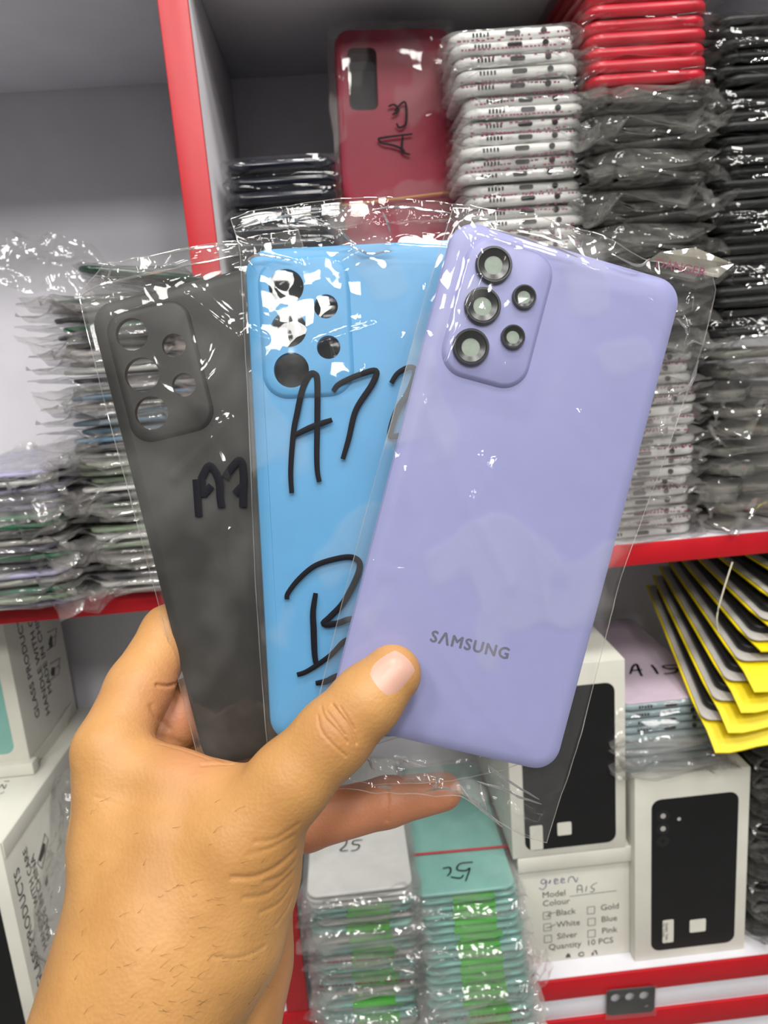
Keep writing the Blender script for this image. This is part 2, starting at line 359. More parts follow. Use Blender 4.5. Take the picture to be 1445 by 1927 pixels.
# smoky bagged black covers above them, then the red ones
k_smoke = Kind(slab_mesh('dark_cover', 0.072, 0.157, 0.0045, M['black'], 0.009, 0.002), 'cover_body', [],
               [bag_mesh('bag', 0.072, 0.157, 0.0055, M['film_grey'], s, ef=0.012, es=0.006, amp=0.003, famp=0.014, lim=0.008) for s in range(21, 27)])
stack(k_smoke, 'phone_cover', 0.194, 0.4515 + 0.0785, 0.1440, -0.0095, 22, 'black phone cover in smoky bag', 'the smoky stack under the red covers', 'phone cover', 'smoky bagged covers under the red ones', 0.003, 0.003, 0.03)
k_red = Kind(slab_mesh('red_cover', 0.0725, 0.157, 0.0066, M['redmetal'], 0.009, 0.0031), 'cover_body', [],
             [bag_mesh('bag', 0.0725, 0.157, 0.0066, M['film'], s, ef=0.003, es=0.006, amp=0.002, famp=0.004, gap=0.0004) for s in range(31, 35)])
stack(k_red, 'phone_cover', 0.196, 0.450 + 0.0785, 0.2185, 0.1445, 10, 'red phone cover in clear bag', 'the red stack under the upper board', 'phone cover', 'red bagged covers on top of the smoky stack', 0.0012, 0.0015, 0.012)
# black column on the far right
k_blk = Kind(slab_mesh('black_cover', 0.073, 0.158, 0.0052, M['black'], 0.009, 0.0025), 'cover_body', [],
             [bag_mesh('bag', 0.073, 0.158, 0.0054, M['film_dark'], s, ef=0.006, es=0.007, amp=0.0026, famp=0.006, gap=0.00045) for s in range(41, 46)])
stack(k_blk, 'phone_cover', 0.277, 0.4505 + 0.079, 0.1800, -0.0050, 29, 'black phone cover in thin bag', 'the black stack at the right edge', 'phone cover', 'black bagged covers at the right edge', 0.003, 0.003, 0.02)
k_bulk = Kind(slab_mesh('pale_cover', 0.070, 0.150, 0.005, M['olive'], 0.009, 0.0022), 'cover_body', [],
              [bag_mesh('bag', 0.074, 0.156, 0.0115, M['film_bulk'], s, ef=0.010, es=0.008, amp=0.006, famp=0.012, lim=0.01, gap=0.0005) for s in range(51, 56)])
stack(k_bulk, 'phone_cover', 0.277, 0.446 + 0.078, -0.0052, -0.1310, 10, 'pale phone cover in crumpled bag', 'the bulky stack under black covers', 'phone cover', 'crumpled pale bags under the black covers', 0.003, 0.003, 0.03)
# glossy black cases on the left of the same compartment
k_nav = Kind(slab_mesh('navy_case', 0.066, 0.150, 0.0082, M['navy'], 0.010, 0.0038), 'case_body', [],
             [bag_mesh('bag', 0.066, 0.150, 0.0082, M['film'], s, ef=0.003, es=0.003, amp=0.0015, famp=0.003, gap=0.00038) for s in range(61, 65)])
stack(k_nav, 'phone_case', -0.0258, 0.458 + 0.075, 0.1215, -0.1310, 28, 'navy black phone case in clear bag', 'the dark stack beside the post', 'phone case', 'navy black cases beside the red post', 0.002, 0.002, 0.02)

# upright crimson cases with a rubber band, on flat crimson cases hidden by the hand-held covers
k_crim = Kind(slab_mesh('crimson_case', 0.074, 0.156, 0.009, M['redcase'], 0.010, 0.004), 'case_body', [], [bag_mesh('bag', 0.074, 0.156, 0.0092, M['film'], s, ef=0.004, es=0.004, amp=0.0015, gap=0.00012) for s in (66, 67)])
stack(k_crim, 'phone_case', 0.0475, 0.4955 + 0.025, 0.0395, -0.1310, 18, 'crimson phone case lying flat', 'the flat pile under the upright crimson cases', 'phone case', 'flat crimson cases', 0.001, 0.002, 0.01)

def plate_mesh(name, w, l, m, rad, holes, bump=None, bh=0.0013, edge_prof=((0.0, -0.0030), (0.0005, -0.0016), (0.0018, -0.0006), (0.0045, 0.0)), thick=0.0012, slope=0.0016, bump_r=0.007, rim=0.0018):
    """back cover in its own plane (z up to the viewer): rounded edge, raised camera plate, through holes"""
    bm = bmesh.new()
    def ring(pts, z): return [bm.verts.new((x, y, z)) for x, y in pts]
    def bridge(a, b):
        n = len(a)
        for i in range(n): bm.faces.new((a[i], a[(i+1) % n], b[(i+1) % n], b[i]))
    def edges(a): return [bm.edges.get((a[i], a[(i+1) % len(a)])) or bm.edges.new((a[i], a[(i+1) % len(a)])) for i in range(len(a))]
    def fill(outer, inners):
        es = edges(outer)
        for r_ in inners: es += edges(r_)
        g = bmesh.ops.triangle_fill(bm, use_beauty=True, use_dissolve=False, edges=es, normal=(0, 0, 1))
        for f in g['geom']:
            if isinstance(f, bmesh.types.BMFace) and f.normal.z < 0: f.normal_flip()
    prev = None
    for ins, z in edge_prof:
        cur = ring(rrect(w-2*ins, l-2*ins, rad - ins, 10), z)
        if prev: bridge(prev, cur)
        else: first = cur
        prev = cur
    hv = []
    zt = bh if bump else 0.0
    for (x, y, r_) in holes:
        pts = [(x + r_*math.cos(2*math.pi*k/40), y + r_*math.sin(2*math.pi*k/40)) for k in range(40)] if not isinstance(r_, tuple) else rrect(r_[0], r_[1], r_[2], 6, x, y)
        hv.append((ring(pts, zt), ring(pts, -thick), pts))
    if bump:
        cx, cy, bw, bl = bump
        base = ring(rrect(bw + 2*slope, bl + 2*slope, bump_r + slope, 8, cx, cy), 0.0)
        mid = ring(rrect(bw + slope*0.9, bl + slope*0.9, bump_r + slope*0.45, 8, cx, cy), bh*0.75)
        top = ring(rrect(bw, bl, bump_r, 8, cx, cy), bh)
        fill(prev, [base]); bridge(base, mid); bridge(mid, top); fill(top, [h[0] for h in hv])
    else: fill(prev, [h[0] for h in hv])
    for a, b, _ in hv: bridge(list(reversed(a)), list(reversed(b)))
    back = ring(rrect(w - 0.002, l - 0.002, rad - 0.001, 10), -thick - rim)
    bridge(back, first); 
    bk = ring(rrect(w - 0.004, l - 0.004, rad - 0.002, 10), -thick); bridge(bk, back)
    es = edges(bk)
    for a, b, _ in hv: es += edges(b)
    g = bmesh.ops.triangle_fill(bm, use_beauty=True, use_dissolve=False, edges=es, normal=(0, 0, -1))
    bmesh.ops.recalc_face_normals(bm, faces=bm.faces[:])
    me = bpy.data.meshes.new(name); bm.to_mesh(me); bm.free(); me.materials.append(m)
    me.polygons.foreach_set('use_smooth', [True]*len(me.polygons)); me.set_sharp_from_angle(angle=math.radians(32)); return me

# three upright crimson cases
up = Matrix(((1, 0, 0), (0, 0, -1), (0, 1, 0)))   # plate plane -> facing the camera (-Y)
crim_me = plate_mesh('crimson_upright', 0.0755, 0.160, M['redcase'], 0.010, [(-0.0205, 0.0505, (0.0185, 0.036, 0.004))], edge_prof=((0.0, -0.0085), (0.0002, -0.0030), (0.0012, -0.0010), (0.0032, 0.0)))
crim_bag = bag_mesh('bag', 0.0775, 0.161, 0.0090, M['film_front'], 71, ef=0.004, eb=0.004, es=0.003, amp=0.0025, famp=0.003)
for i in range(3):
    t = thing('phone_case', L(0.0495, 0.4985 + i*0.0105, 0.0410), ['crimson phone case standing upright in clear bag with black handwriting', 'crimson upright phone case just behind the front one', 'rearmost of the three upright crimson phone cases'][i], 'phone case', 'upright crimson cases bound with a band')
    mw = Matrix.Translation((0, 0, 0.0815)) @ Matrix.Rotation(0.035, 4, 'Y') @ up.to_4x4()
    link('case_shell', crim_me, t, mw)
    bg = link('plastic_bag', crim_bag, t, mw @ Matrix.Translation((0, 0, -0.0088)))
    if i == 0:
        front = t; front_bag = bg; crim_mw = mw
bpy.context.view_layer.update()
def strokes(name, paths, toloc, width, m, parent, thick=0.00012, taper=True):
    b = MB()
    for p in paths:
        q = smooth_path([toloc(x, y) for x, y in p], 6); n_ = len(q)
        rr = [width*(0.75 + 0.25*math.sin(math.pi*i/(n_-1))) for i in range(n_)] if taper else width
        b.tube(q, rr, 8, thick/width, axis=(0, 0, 1))
    return b.build(name, m, parent)
def plane_local(matrix_world, z=0.0):
    inv = matrix_world.inverted()
    def f(px, py):
        o_ = inv @ O; d = (inv.to_3x3() @ ray(px, py)); t_ = (z - o_.z)/d.z; return o_ + d*t_
    return f
fl_ = plane_local(front.matrix_world @ crim_mw, 0.0026)
hw = strokes('handwritten_lettering', [[(724, 272), (712, 262), (728, 258), (776, 252)], [(722, 270), (745, 275), (762, 284)], [(758, 254), (757, 283), (772, 291)],
     [(731, 200), (742, 197), (750, 208), (738, 216)], [(742, 208), (762, 192), (764, 230), (752, 240), (746, 232)]], fl_, 0.0007, M['ink'], front); hw.matrix_local = crim_mw
# rubber band round the upright bundle
def band(name, xs, ys, z, tilt, m, label, r=0.0007):
    b = MB(); x0, x1 = xs; y0, y1 = ys; pts = []
    base = [(x0, y0), (x1, y0), (x1, y1), (x0, y1)]; cx, cy = (x0+x1)/2, (y0+y1)/2
    loop = rrect(x1-x0, y1-y0, 0.004, 5, cx, cy); pts = [L(x, y, z + tilt*(x - cx)) for x, y in loop]; n_ = len(pts)
    ls = []
    for i, p in enumerate(pts):
        t = (pts[(i+1) % n_] - pts[i-1]).normalized(); u = t.cross(Vector((0, 0, 1))).normalized(); w = Vector((0, 0, 1))
        ls.append([p + u*r*0.6*math.cos(2*math.pi*k/6) + w*r*math.sin(2*math.pi*k/6) for k in range(6)])
    ls.append(ls[0]); b.loops(ls, False, False)
    o = b.build(name, m); tag(o, label, 'rubber band'); return o
band('rubber_band', (0.0085, 0.0920), (0.4955, 0.5300), 0.1010, 0.05, M['rubber'], 'tan rubber band round the upright crimson phone cases')

# ------------------------------------------------------------------ left compartment pile
thin = dict(w=0.074, l=0.158, h=0.0028)
def thinb(c, nm): return slab_mesh(nm, 0.074, 0.158, 0.0026, M[c], 0.009, 0.0012)
tb = {c: thinb(c, c + '_cover') for c in ('darkgreen', 'lilac', 'sage', 'steel', 'graphite', 'emerald', 'white', 'greycard', 'charcoal')}
bagL = [bag_mesh('bag', 0.074, 0.158, 0.0034, M['film_milky'], s, ef=0.008, es=0.006, amp=0.003, famp=0.010, lim=0.006, sl=0.002 + 0.004*(s % 3)) for s in range(81, 87)]
k_thin = Kind(tb['white'], 'cover_body', [], bagL)
names = {'darkgreen': 'dark green', 'lilac': 'lilac', 'sage': 'sage green', 'steel': 'steel blue', 'graphite': 'graphite', 'emerald': 'emerald', 'white': 'white', 'greycard': 'pale grey', 'charcoal': 'charcoal'}
def pile(cols, x, y, zbot, pitch, where, group, jx, jr):
    n = len(cols)
    for i, c in enumerate(cols):
        k_thin.place('phone_cover', L(x + random.uniform(-jx, jx), y + random.uniform(-0.004, 0.004), zbot + i*pitch), (0, random.uniform(-0.01, 0.01), random.uniform(-jr, jr)),
                     f'{names[c]} bagged phone cover, {ordinal(n - 1 - i)} {where}', 'phone cover', group, i*5 + 1, tb[c])
colsA = ['greycard', 'white', 'graphite', 'greycard', 'white', 'greycard', 'sage', 'white', 'sage', 'greycard', 'sage', 'sage', 'graphite', 'white', 'sage', 'sage', 'sage', 'white', 'graphite', 'steel', 'steel', 'steel', 'steel', 'greycard', 'steel', 'greycard', 'graphite', 'white', 'graphite', 'greycard', 'charcoal', 'graphite', 'emerald', 'charcoal', 'graphite', 'darkgreen']
pile(colsA, -0.1240, 0.432 + 0.079, -0.1310, 0.0050, 'the tall mixed pile behind the charcoal cover', 'tall mixed pile in the left compartment', 0.003, 0.03)
colsB = ['lilac', 'sage', 'emerald', 'greycard', 'lilac', 'graphite', 'emerald', 'lilac', 'greycard', 'graphite', 'emerald', 'emerald', 'lilac', 'lilac', 'lilac', 'white', 'lilac']
pile(colsB, -0.2130, 0.418 + 0.079, -0.1310, 0.0050, 'the low lilac pile at the left edge', 'low lilac pile in the left compartment', 0.004, 0.05)
# glossy dark green cover tilted on the pile, its bag end hanging left
t = thing('phone_cover', L(-0.1220, 0.500, 0.0545), 'glossy dark green phone cover tilted on top of the tall mixed pile', 'phone cover', None, (0.0, 0.13, 0.25))
link('cover_body', slab_mesh('gloss_cover', 0.074, 0.150, 0.004, M['darkgreen'], 0.009, 0.0018), t)
link('plastic_bag', bag_mesh('bag', 0.074, 0.150, 0.0045, M['film'], 91, ef=0.006, es=0.004, amp=0.002), t)

def sheet(name, px_rows, m, depthf, nu=40, nv=24, amp=0.004, freq=40, seed=0, parent=None):
    """a loose crumpled sheet: corner points in the world, bilinear between rows of points"""
    rows = [[Vector(p) for p in r] for r in px_rows]; V = []
    for j in range(nv + 1):
        v = j/nv*(len(rows) - 1); j0 = min(int(v), len(rows) - 2); fv = v - j0
        for i in range(nu + 1):
            u = i/nu*(len(rows[0]) - 1); i0 = min(int(u), len(rows[0]) - 2); fu = u - i0
            a = rows[j0][i0].lerp(rows[j0][i0+1], fu); b = rows[j0+1][i0].lerp(rows[j0+1][i0+1], fu); p = a.lerp(b, fv)
            q = p*freq + Vector((seed*5.3, seed, 0)); d = noise.noise_vector(q)*amp + noise.noise_vector(q*2.7)*amp*0.45
            rdg = 1 - abs(noise.noise(q*1.3)); p = p + d + Vector((0, -1, 0.3))*rdg**4*amp*0.8
            V.append(p)
    Fc = [(j*(nu+1)+i, j*(nu+1)+i+1, (j+1)*(nu+1)+i+1, (j+1)*(nu+1)+i) for j in range(nv) for i in range(nu)]
    o = link(name, mesh(name, V, Fc, m, True, 30), parent); return o
s1 = sheet('empty_bag', [[PY(-60, 425, 0.46), PY(60, 432, 0.455), PY(140, 450, 0.45), PY(235, 500, 0.45)], [PY(-60, 500, 0.445), PY(60, 490, 0.44), PY(140, 500, 0.44), PY(230, 540, 0.44)], [PY(-60, 545, 0.44), PY(40, 545, 0.435), PY(150, 560, 0.432), PY(225, 575, 0.436)]], M['film_loose'], None, amp=0.004, freq=55, seed=3)
tag(s1, 'loose empty clear bag spilling left off the top of the tall mixed pile', 'plastic bag')
s2 = sheet('empty_bag', [[PY(-40, 900, 0.44), PY(60, 850, 0.44), PY(130, 815, 0.435)], [PY(-40, 960, 0.425), PY(50, 925, 0.42), PY(110, 880, 0.42)], [PY(-40, 1000, 0.412), PY(60, 985, 0.410), PY(110, 960, 0.412)]], M['film_milky'], None, amp=0.002, seed=5)
tag(s2, 'pale crumpled bag draped over the low lilac pile at the left edge', 'plastic bag')

# ------------------------------------------------------------------ cartons
def carton(name, x0, x1, y0, y1, z0, z1, label, cat='box', e=0.0008):
    t = thing(name, L((x0+x1)/2, (y0+y1)/2, z0), label, cat)
    w, d, h = x1-x0, y1-y0, z1-z0
    MB().bbox((-w/2, -d/2, 0), (w/2, d/2, h), e).build('carton_body', M['carton'], t); return t, w, d, h
def printed_phone(t, w, d, h, x0, x1, z0, z1, mname, lenses=True, sticker=None, chip=None):
    y = -d/2
    b = MB(); pts = rrect(x1-x0, z1-z0, 0.007, 6, (x0+x1)/2, (z0+z1)/2)
    b.loops([[(x, y + 0.0002, z) for x, z in pts], [(x, y - 0.00025, z) for x, z in pts]]); pp = b.build('printed_panel', M[mname], t)
    def disc(cx, cz, r, m, n_='printed_lens', dy=0.0004):
        q = MB(); pr = [(cx + r*math.cos(2*math.pi*k/24), cz + r*math.sin(2*math.pi*k/24)) for k in range(24)]
        q.loops([[(x, y - 0.0002, z) for x, z in pr], [(x, y - dy, z) for x, z in pr]]); return q.build(n_, m, pp)
    if lenses:
        for k in range(3):
            disc(x0 + 0.0085, z1 - 0.0135 - 0.0105*k, 0.0049, M['lens_black']); disc(x0 + 0.0085, z1 - 0.0135 - 0.0105*k, 0.0020 if k < 2 else 0.0012, M['greycard'] if k < 2 else M['black'], 'lens_glint', 0.0006)
        disc(x0 + 0.0205, z1 - 0.0175, 0.0014, M['greycard'], 'flash')
    for s_ in (sticker, chip):
        if s_:
            sx, sz, sw, sh = s_; q = MB(); pr = rrect(sw, sh, 0.001, 3, sx, sz)
            q.loops([[(x, y - 0.0002, z) for x, z in pr], [(x, y - 0.0005, z) for x, z in pr]]); q.build('sticker', M['carton'], t)
    return pp
# right carton
t, w, d, h = carton('phone_carton', 0.1845, 0.2705, 0.4470, 0.6000, -0.4648, -0.3085, 'white carton printed with black phone back, standing at right under the pink covers')
printed_phone(t, w, d, h, -0.0305, 0.0345, 0.008, 0.1375, 'black', True, (-0.0175, 0.0245, 0.0085, 0.0200), (0.0055, 0.0265, 0.0125, 0.0110))
tm = text_mesh('sticker_lettering', 'Quality  Tello  -1\nQC 5.1/20', 0.0028, M['print']); link('sticker_lettering', tm, t, Matrix.Translation((-0.0195, -d/2 - 0.0006, 0.0165 + 0.016)) @ Matrix.Rotation(math.pi/2, 4, 'X') @ Matrix.Rotation(-math.pi/2, 4, 'Z'))
# middle lower carton with the checklist
t, w, d, h = carton('label_carton', 0.0990, 0.1845, 0.4560, 0.6000, -0.4648, -0.3690, 'white carton with printed colour checklist and pen writing, below the other phone carton')
b = MB(); b.bbox((-w/2 - 0.0004, -d/2 - 0.0028, h - 0.0125), (w/2 + 0.0004, -d/2 + 0.0002, h + 0.0003), 0.0009); b.build('lid_flap', M['carton'], t)
bpy.context.view_layer.update()
fr = plane_local(t.matrix_world @ Matrix.Translation((0, -d/2, 0)) @ up.to_4x4(), 0.00015)
face = Matrix.Translation((0, -d/2, 0)) @ up.to_4x4()
def put_text(s, px, py, size, m, parent, rot=0.0, bold=0.0, name='printed_text', shear=0.0):
    p = fr(px, py); return link(name, text_mesh(name, s, size, m, bold=bold, shear=shear), parent, face @ Matrix.Translation((p.x, p.y, 0.0001)) @ Matrix.Rotation(rot, 4, 'Z'))
def merge(name, obs, m, parent):
    V, Fc = [], []; bpy.context.view_layer.update()
    for o in obs:
        b0 = len(V); V += [(o.matrix_local @ v.co)[:] for v in o.data.vertices]; Fc += [tuple(i + b0 for i in p.vertices) for p in o.data.polygons]; bpy.data.objects.remove(o)
    return link(name, mesh(name, V, Fc, m, False), parent)
tx = [put_text(s_, x_, y_, sz, M['print'], t, bold=0.0) for s_, x_, y_, sz in (
    ('Model', 1020, 1690, 0.0072), ('Colour', 1021, 1706, 0.0072), ('Black', 1046, 1723.5, 0.0072), ('White', 1047, 1745.5, 0.0072), ('Silver', 1048, 1767.5, 0.0072),
    ('Quantity  10 PCS', 1032, 1788, 0.0072), ('Gold', 1130, 1713.5, 0.0072), ('Blue', 1131, 1735.5, 0.0072), ('Pink', 1132, 1757, 0.0072))]
def line(p, q, wd=0.00022):
    a, b2 = fr(*p), fr(*q); bb = MB(); bb.tube([a, b2], wd, 4, 0.4, axis=(0, 0, 1)); return link('rule', bb.mesh('rule', M['print'], False), t, face)
tx.append(line((1072, 1687), (1160, 1676)))
for cx_, cy_ in ((1029, 1723), (1030, 1745), (1031, 1767), (1112, 1713), (1113, 1735), (1113, 1757)):
    a = 6.8; q = [(cx_ - a, cy_ - a + 1), (cx_ + a, cy_ - a - .6), (cx_ + a, cy_ + a - 1), (cx_ - a, cy_ + a + .6)]
    for i in range(4): tx.append(line(q[i], q[(i+1) % 4]))
merge('printed_lettering', tx, M['print'], t)
ob = strokes('pen_lettering', [[(1086, 1680), (1087, 1668), (1093, 1666), (1095, 1673), (1087, 1674)], [(1095, 1673), (1096, 1680)], [(1102, 1678), (1104, 1667)], [(1124, 1661), (1114, 1666), (1113, 1671), (1118, 1673), (1116, 1678), (1110, 1678)]], fr, 0.00035, M['ink_soft'], t); ob.matrix_local = face
ob = strokes('pen_lettering', [[(1028, 1657), (1021, 1655), (1018, 1661), (1024, 1663), (1028, 1657), (1027, 1668), (1021, 1674), (1014, 1671)], [(1032, 1662), (1036, 1656), (1034, 1663)], [(1044, 1659), (1050, 1656), (1044, 1654), (1044, 1663), (1052, 1661)], [(1056, 1658), (1062, 1655), (1057, 1653), (1056, 1661), (1064, 1660)], [(1069, 1661), (1071, 1652), (1078, 1650), (1084, 1660), (1087, 1651)]], fr, 0.0004, M['ink_violet'], t); ob.matrix_local = face
ob = strokes('pen_lettering', [[(1026, 1724), (1034, 1724), (1032, 1720), (1046, 1717)], [(1027, 1746), (1034, 1745), (1046, 1739)]], fr, 0.00035, M['ink_soft'], t); ob.matrix_local = face
def icons(pxs, sz):
    b = MB()
    for k, (x_, y_) in enumerate(pxs):
        c = fr(x_, y_)
        if k == 0: # bin
            b.add([(c.x - sz, c.y - sz, .0001), (c.x + sz, c.y - sz, .0001), (c.x + sz*.7, c.y + sz*.4, .0001), (c.x, c.y + sz, .0001), (c.x - sz*.7, c.y + sz*.2, .0001)], [(0, 1, 2, 3, 4)])
        elif k == 1: # ring arrow
            b.tube([Vector((c.x + sz*1.0*math.cos(a), c.y + sz*.8*math.sin(a), .0001)) for a in np.linspace(0.3, 6.0, 14)], 0.0005, 4, 0.2, axis=(0, 0, 1))
        else:
            b.tube([Vector((c.x - sz*.9, c.y - sz, .0001)), Vector((c.x - sz*.6, c.y + .2*sz, .0001))], 0.0008, 4, .2, axis=(0, 0, 1)); b.tube([Vector((c.x - sz*.4, c.y + sz*.6, .0001)), Vector((c.x + sz*.3, c.y + sz, .0001)), Vector((c.x + sz*.9, c.y - sz*.9, .0001))], 0.0006, 4, .2, axis=(0, 0, 1))
    o_ = b.build('care_symbols', M['print'], t, smooth=False); o_.matrix_local = face
icons([(1069, 1798), (1094, 1796), (1119, 1793)], 0.0021)
# middle upper carton
t, w, d, h = carton('phone_carton', 0.0950, 0.1805, 0.4530, 0.6000, -0.3685, -0.2180, 'white carton printed with black phone back, standing on the checklist carton')
printed_phone(t, w, d, h, -0.0330, 0.0350, 0.006, 0.1340, 'black', False, (-0.0245, 0.0165, 0.0095, 0.0200), (-0.0035, 0.0215, 0.0105, 0.0105))

# pink covers with handwriting on the right carton
k_pink = Kind(slab_mesh('pink_cover', 0.0735, 0.158, 0.0056, M['greyblue'], 0.009, 0.0024), 'cover_body', port_meshes(0.158, 0.0056, 0.0735),
              [bag_mesh('bag', 0.0735, 0.158, 0.0056, M['film'], s, ef=0.003, es=0.004, amp=0.0014, famp=0.003, gap=0.00022) for s in range(101, 104)])
k_pinkc = Kind(k_pink.body, 'cover_body', [], [bag_mesh('bag', 0.0735, 0.158, 0.0058, M['film_milky'], s, ef=0.010, es=0.007, amp=0.0035, famp=0.008) for s in range(105, 108)])
zb = -0.3083
for i in range(9):
    kd = k_pinkc if i < 5 else k_pink
    o = kd.place('phone_cover', L(0.2125 + random.uniform(-.001, .001), 0.4535 + 0.079, zb + i*0.0061), (0, 0, random.uniform(-.012, .012)), f'grey-edged phone cover with ports, {ordinal(8 - i)} the pink-topped stack', 'phone cover', 'pink-topped covers on the right carton', i)
o['label'] = 'pale pink phone cover with A15 handwriting, topmost in the stack on the right carton'
b = MB(); slab(b, 0.0715, 0.156, 0.0007, 0.0085, 0.0003, 0.0055); b.build('cover_face', M['pink'], o); o.children[-1]['label'] = 'pale pink face'
bpy.context.view_layer.update()
fr = plane_local(o.matrix_world, 0.0068)
strokes('handwritten_lettering', [[(1186, 1268), (1191, 1254), (1198, 1250), (1203, 1262), (1208, 1272)], [(1186, 1262), (1208, 1260)], [(1226, 1251), (1232, 1258), (1238, 1268)], [(1276, 1251), (1248, 1253), (1256, 1258), (1274, 1258), (1270, 1265), (1250, 1268)]], fr, 0.0010, M['ink'], o)

# ------------------------------------------------------------------ yellow-carded trays
yw, yl = 0.086, 0.168
def yellow_meshes(ext=0.012, dr=0.010):
    c = MB(); n_ = 16; top = []
    for j in range(n_ + 1):
        y = -yl/2 - ext + (yl + ext)*j/n_; f = max(0, (-yl/2 + 0.014 - y)/(0.014 + ext)); z = -dr*f*f
        top.append([(x, y + (0.003*math.cos(x*90)*f), z + 0.0022*f*math.sin(x*60)) for x in np.linspace(-yw/2 + 0.006*f, yw/2 - 0.006*f, 9)])
    V = [p for r in top for p in r] + [(p[0], p[1], p[2] - 0.0009) for r in top for p in r]; k9 = 9; off = len(V)//2; Fc = []
    for j in range(n_):
        for i in range(8):
            a = j*k9 + i; Fc.append((a, a+1, a+k9+1, a+k9)); Fc.append((off+a, off+a+k9, off+a+k9+1, off+a+1))
        Fc.append((j*k9, (j+1)*k9, off+(j+1)*k9, off+j*k9)); Fc.append((j*k9+8, off+j*k9+8, off+(j+1)*k9+8, (j+1)*k9+8))
    for i in range(8): Fc.append((i, off+i, off+i+1, i+1)); Fc.append((n_*k9+i, n_*k9+i+1, off+n_*k9+i+1, off+n_*k9+i))
    c.add(V, Fc); card = c.mesh('card', M['yellow'], True, 40)
    g = MB(); slab(g, yw - 0.003, yl - 0.004, 0.0011, 0.006, 0.0004, 0.0001); pale = g.mesh('inner_card', M['greycard'])
    k = MB(); slab(k, 0.075, 0.150, 0.0055, 0.008, 0.002, 0.0013); body = k.mesh('black_cover', M['black'])
    return card, pale, body
ycard, ypale, ybody = yellow_meshes(); ycard_short = yellow_meshes(0.001, 0.002)[0]
for i in range(8):     # the packs fan out: the lowest slopes down to the front, the upper ones lie level
    p = L(0.2790 + 0.0072*i, 0.4970 + 0.0012*i, -0.2350 + i*0.0106)
    t = thing('screen_pack', p, f'black phone part on yellow card, {ordinal(7 - i)} the fanned yellow stack', 'phone part', 'yellow carded packs at the right edge', (0.26 - 0.036*i, 0.0, -0.19 + 0.012*i))
    link('yellow_card', ycard if i < 4 else ycard_short, t); link('inner_card', ypale, t); link('cover_body', ybody, t)
# dark crumpled bags below them
k_under = Kind(slab_mesh('dark_cover', 0.070, 0.150, 0.006, M['black'], 0.009, 0.002), 'cover_body', [], [bag_mesh('bag', 0.072, 0.152, 0.012, M['film_grey'], s, ef=0.006, es=0.006, amp=0.005, famp=0.008, lim=0.01, gap=0.0005) for s in range(111, 115)])
stack(k_under, 'phone_cover', 0.3190, 0.4560 + 0.076, -0.2950, -0.4648, 13, 'dark phone cover in smoky bag', 'the pile right of the phone carton', 'phone cover', 'smoky bags right of the phone carton', 0.002, 0.003, 0.02)

# ------------------------------------------------------------------ the two stacks with green stickers
def sticker_mesh(nm): 
    b = MB(); slab(b, 0.030, 0.040, 0.0002, 0.001, 0.0001, 0.0026, 0.004, -0.0603); b.box((-0.011, -0.0806, 0.0002), (0.019, -0.0801, 0.0027)); return b.mesh(nm, M['green'])
st_me = sticker_mesh('green_sticker')
cov = {c: slab_mesh(c + '_back', 0.0725, 0.160, 0.0025, M[c], 0.008, 0.0011) for c in ('white', 'teal', 'greycard')}
k_st = Kind(cov['teal'], 'cover_body', [('green_sticker', st_me)], [bag_mesh('bag', 0.0725, 0.160, 0.0030, M['film_pack'], s, ef=0.006, es=0.005, amp=0.0022, famp=0.006, lim=0.004, gap=0.00085) for s in range(121, 126)], [])
k_plain = Kind(cov['teal'], 'cover_body', [], k_st.bags)
k_stm = Kind(cov['teal'], 'cover_body', [('green_sticker', st_me)], [bag_mesh('bag', 0.0725, 0.160, 0.0036, M['film_milky'], s, ef=0.010, es=0.006, amp=0.003, famp=0.010, lim=0.006, gap=0.0006) for s in range(127, 132)], [dash_mesh('printed_lettering', 0.0725, 0.16, 0.003, M['maroon'], s, 0.01) for s in (127, 128)])
n = 24; lastw = None
for i in range(n):
    kd = k_stm if i % 4 == 1 and i < 19 else (k_st if i % 4 in (0, 3) else k_plain); top = i >= n - 3
    z = -0.4648 + i*0.0048
    lastw = kd.place('back_cover', L(-0.0170 + random.uniform(-.002, .002), 0.4200 + 0.080 + random.uniform(-.002, .002), z), (0, 0, random.uniform(-.02, .02)),
        f'{"white" if top else "pale teal"} phone back in clear bag, {ordinal(n - 1 - i)} the left sticker stack', 'phone back', 'left sticker stack on the lower shelf', i, cov['white'] if top else (cov['greycard'] if i % 3 == 0 else cov['teal']))
lastw['label'] = 'white phone back with 25 handwriting, topmost in the left sticker stack'
# bare white cover on top
n2 = 20; lastt = None
for i in range(n2):
    f = i/(n2 - 1); kd = k_stm if i < 6 else k_st
    lastt = kd.place('back_cover', L(0.0560 + 0.004*(1 - f) + random.uniform(-.0015, .0015), 0.4280 - 0.036*(1 - f)**1.2 + 0.080, -0.4648 + i*0.0049), (0, 0, random.uniform(-.015, .015)),
        f'mint teal phone back with green sticker, {ordinal(n2 - 1 - i)} the right sticker stack', 'phone back', 'right sticker stack on the lower shelf', i, cov['teal'])
lastt['label'] = 'mint teal phone back with 25 handwriting, topmost in the right sticker stack'
for o_, c in ((lastw, 'white'), (lastt, 'teal')):
    for ch in list(o_.children):
        if ch.name.startswith('green_sticker'): bpy.data.objects.remove(ch)
bpy.context.view_layer.update()
fr = plane_local(lastw.matrix_world, 0.0036)
strokes('handwritten_lettering', [[(642, 1582), (652, 1580), (650, 1590), (640, 1600), (655, 1600)], [(682, 1580), (666, 1582), (664, 1588), (676, 1590), (672, 1598), (660, 1601)]], fr, 0.0005, M['ink'], lastw)
fr = plane_local(lastt.matrix_world, 0.0036)
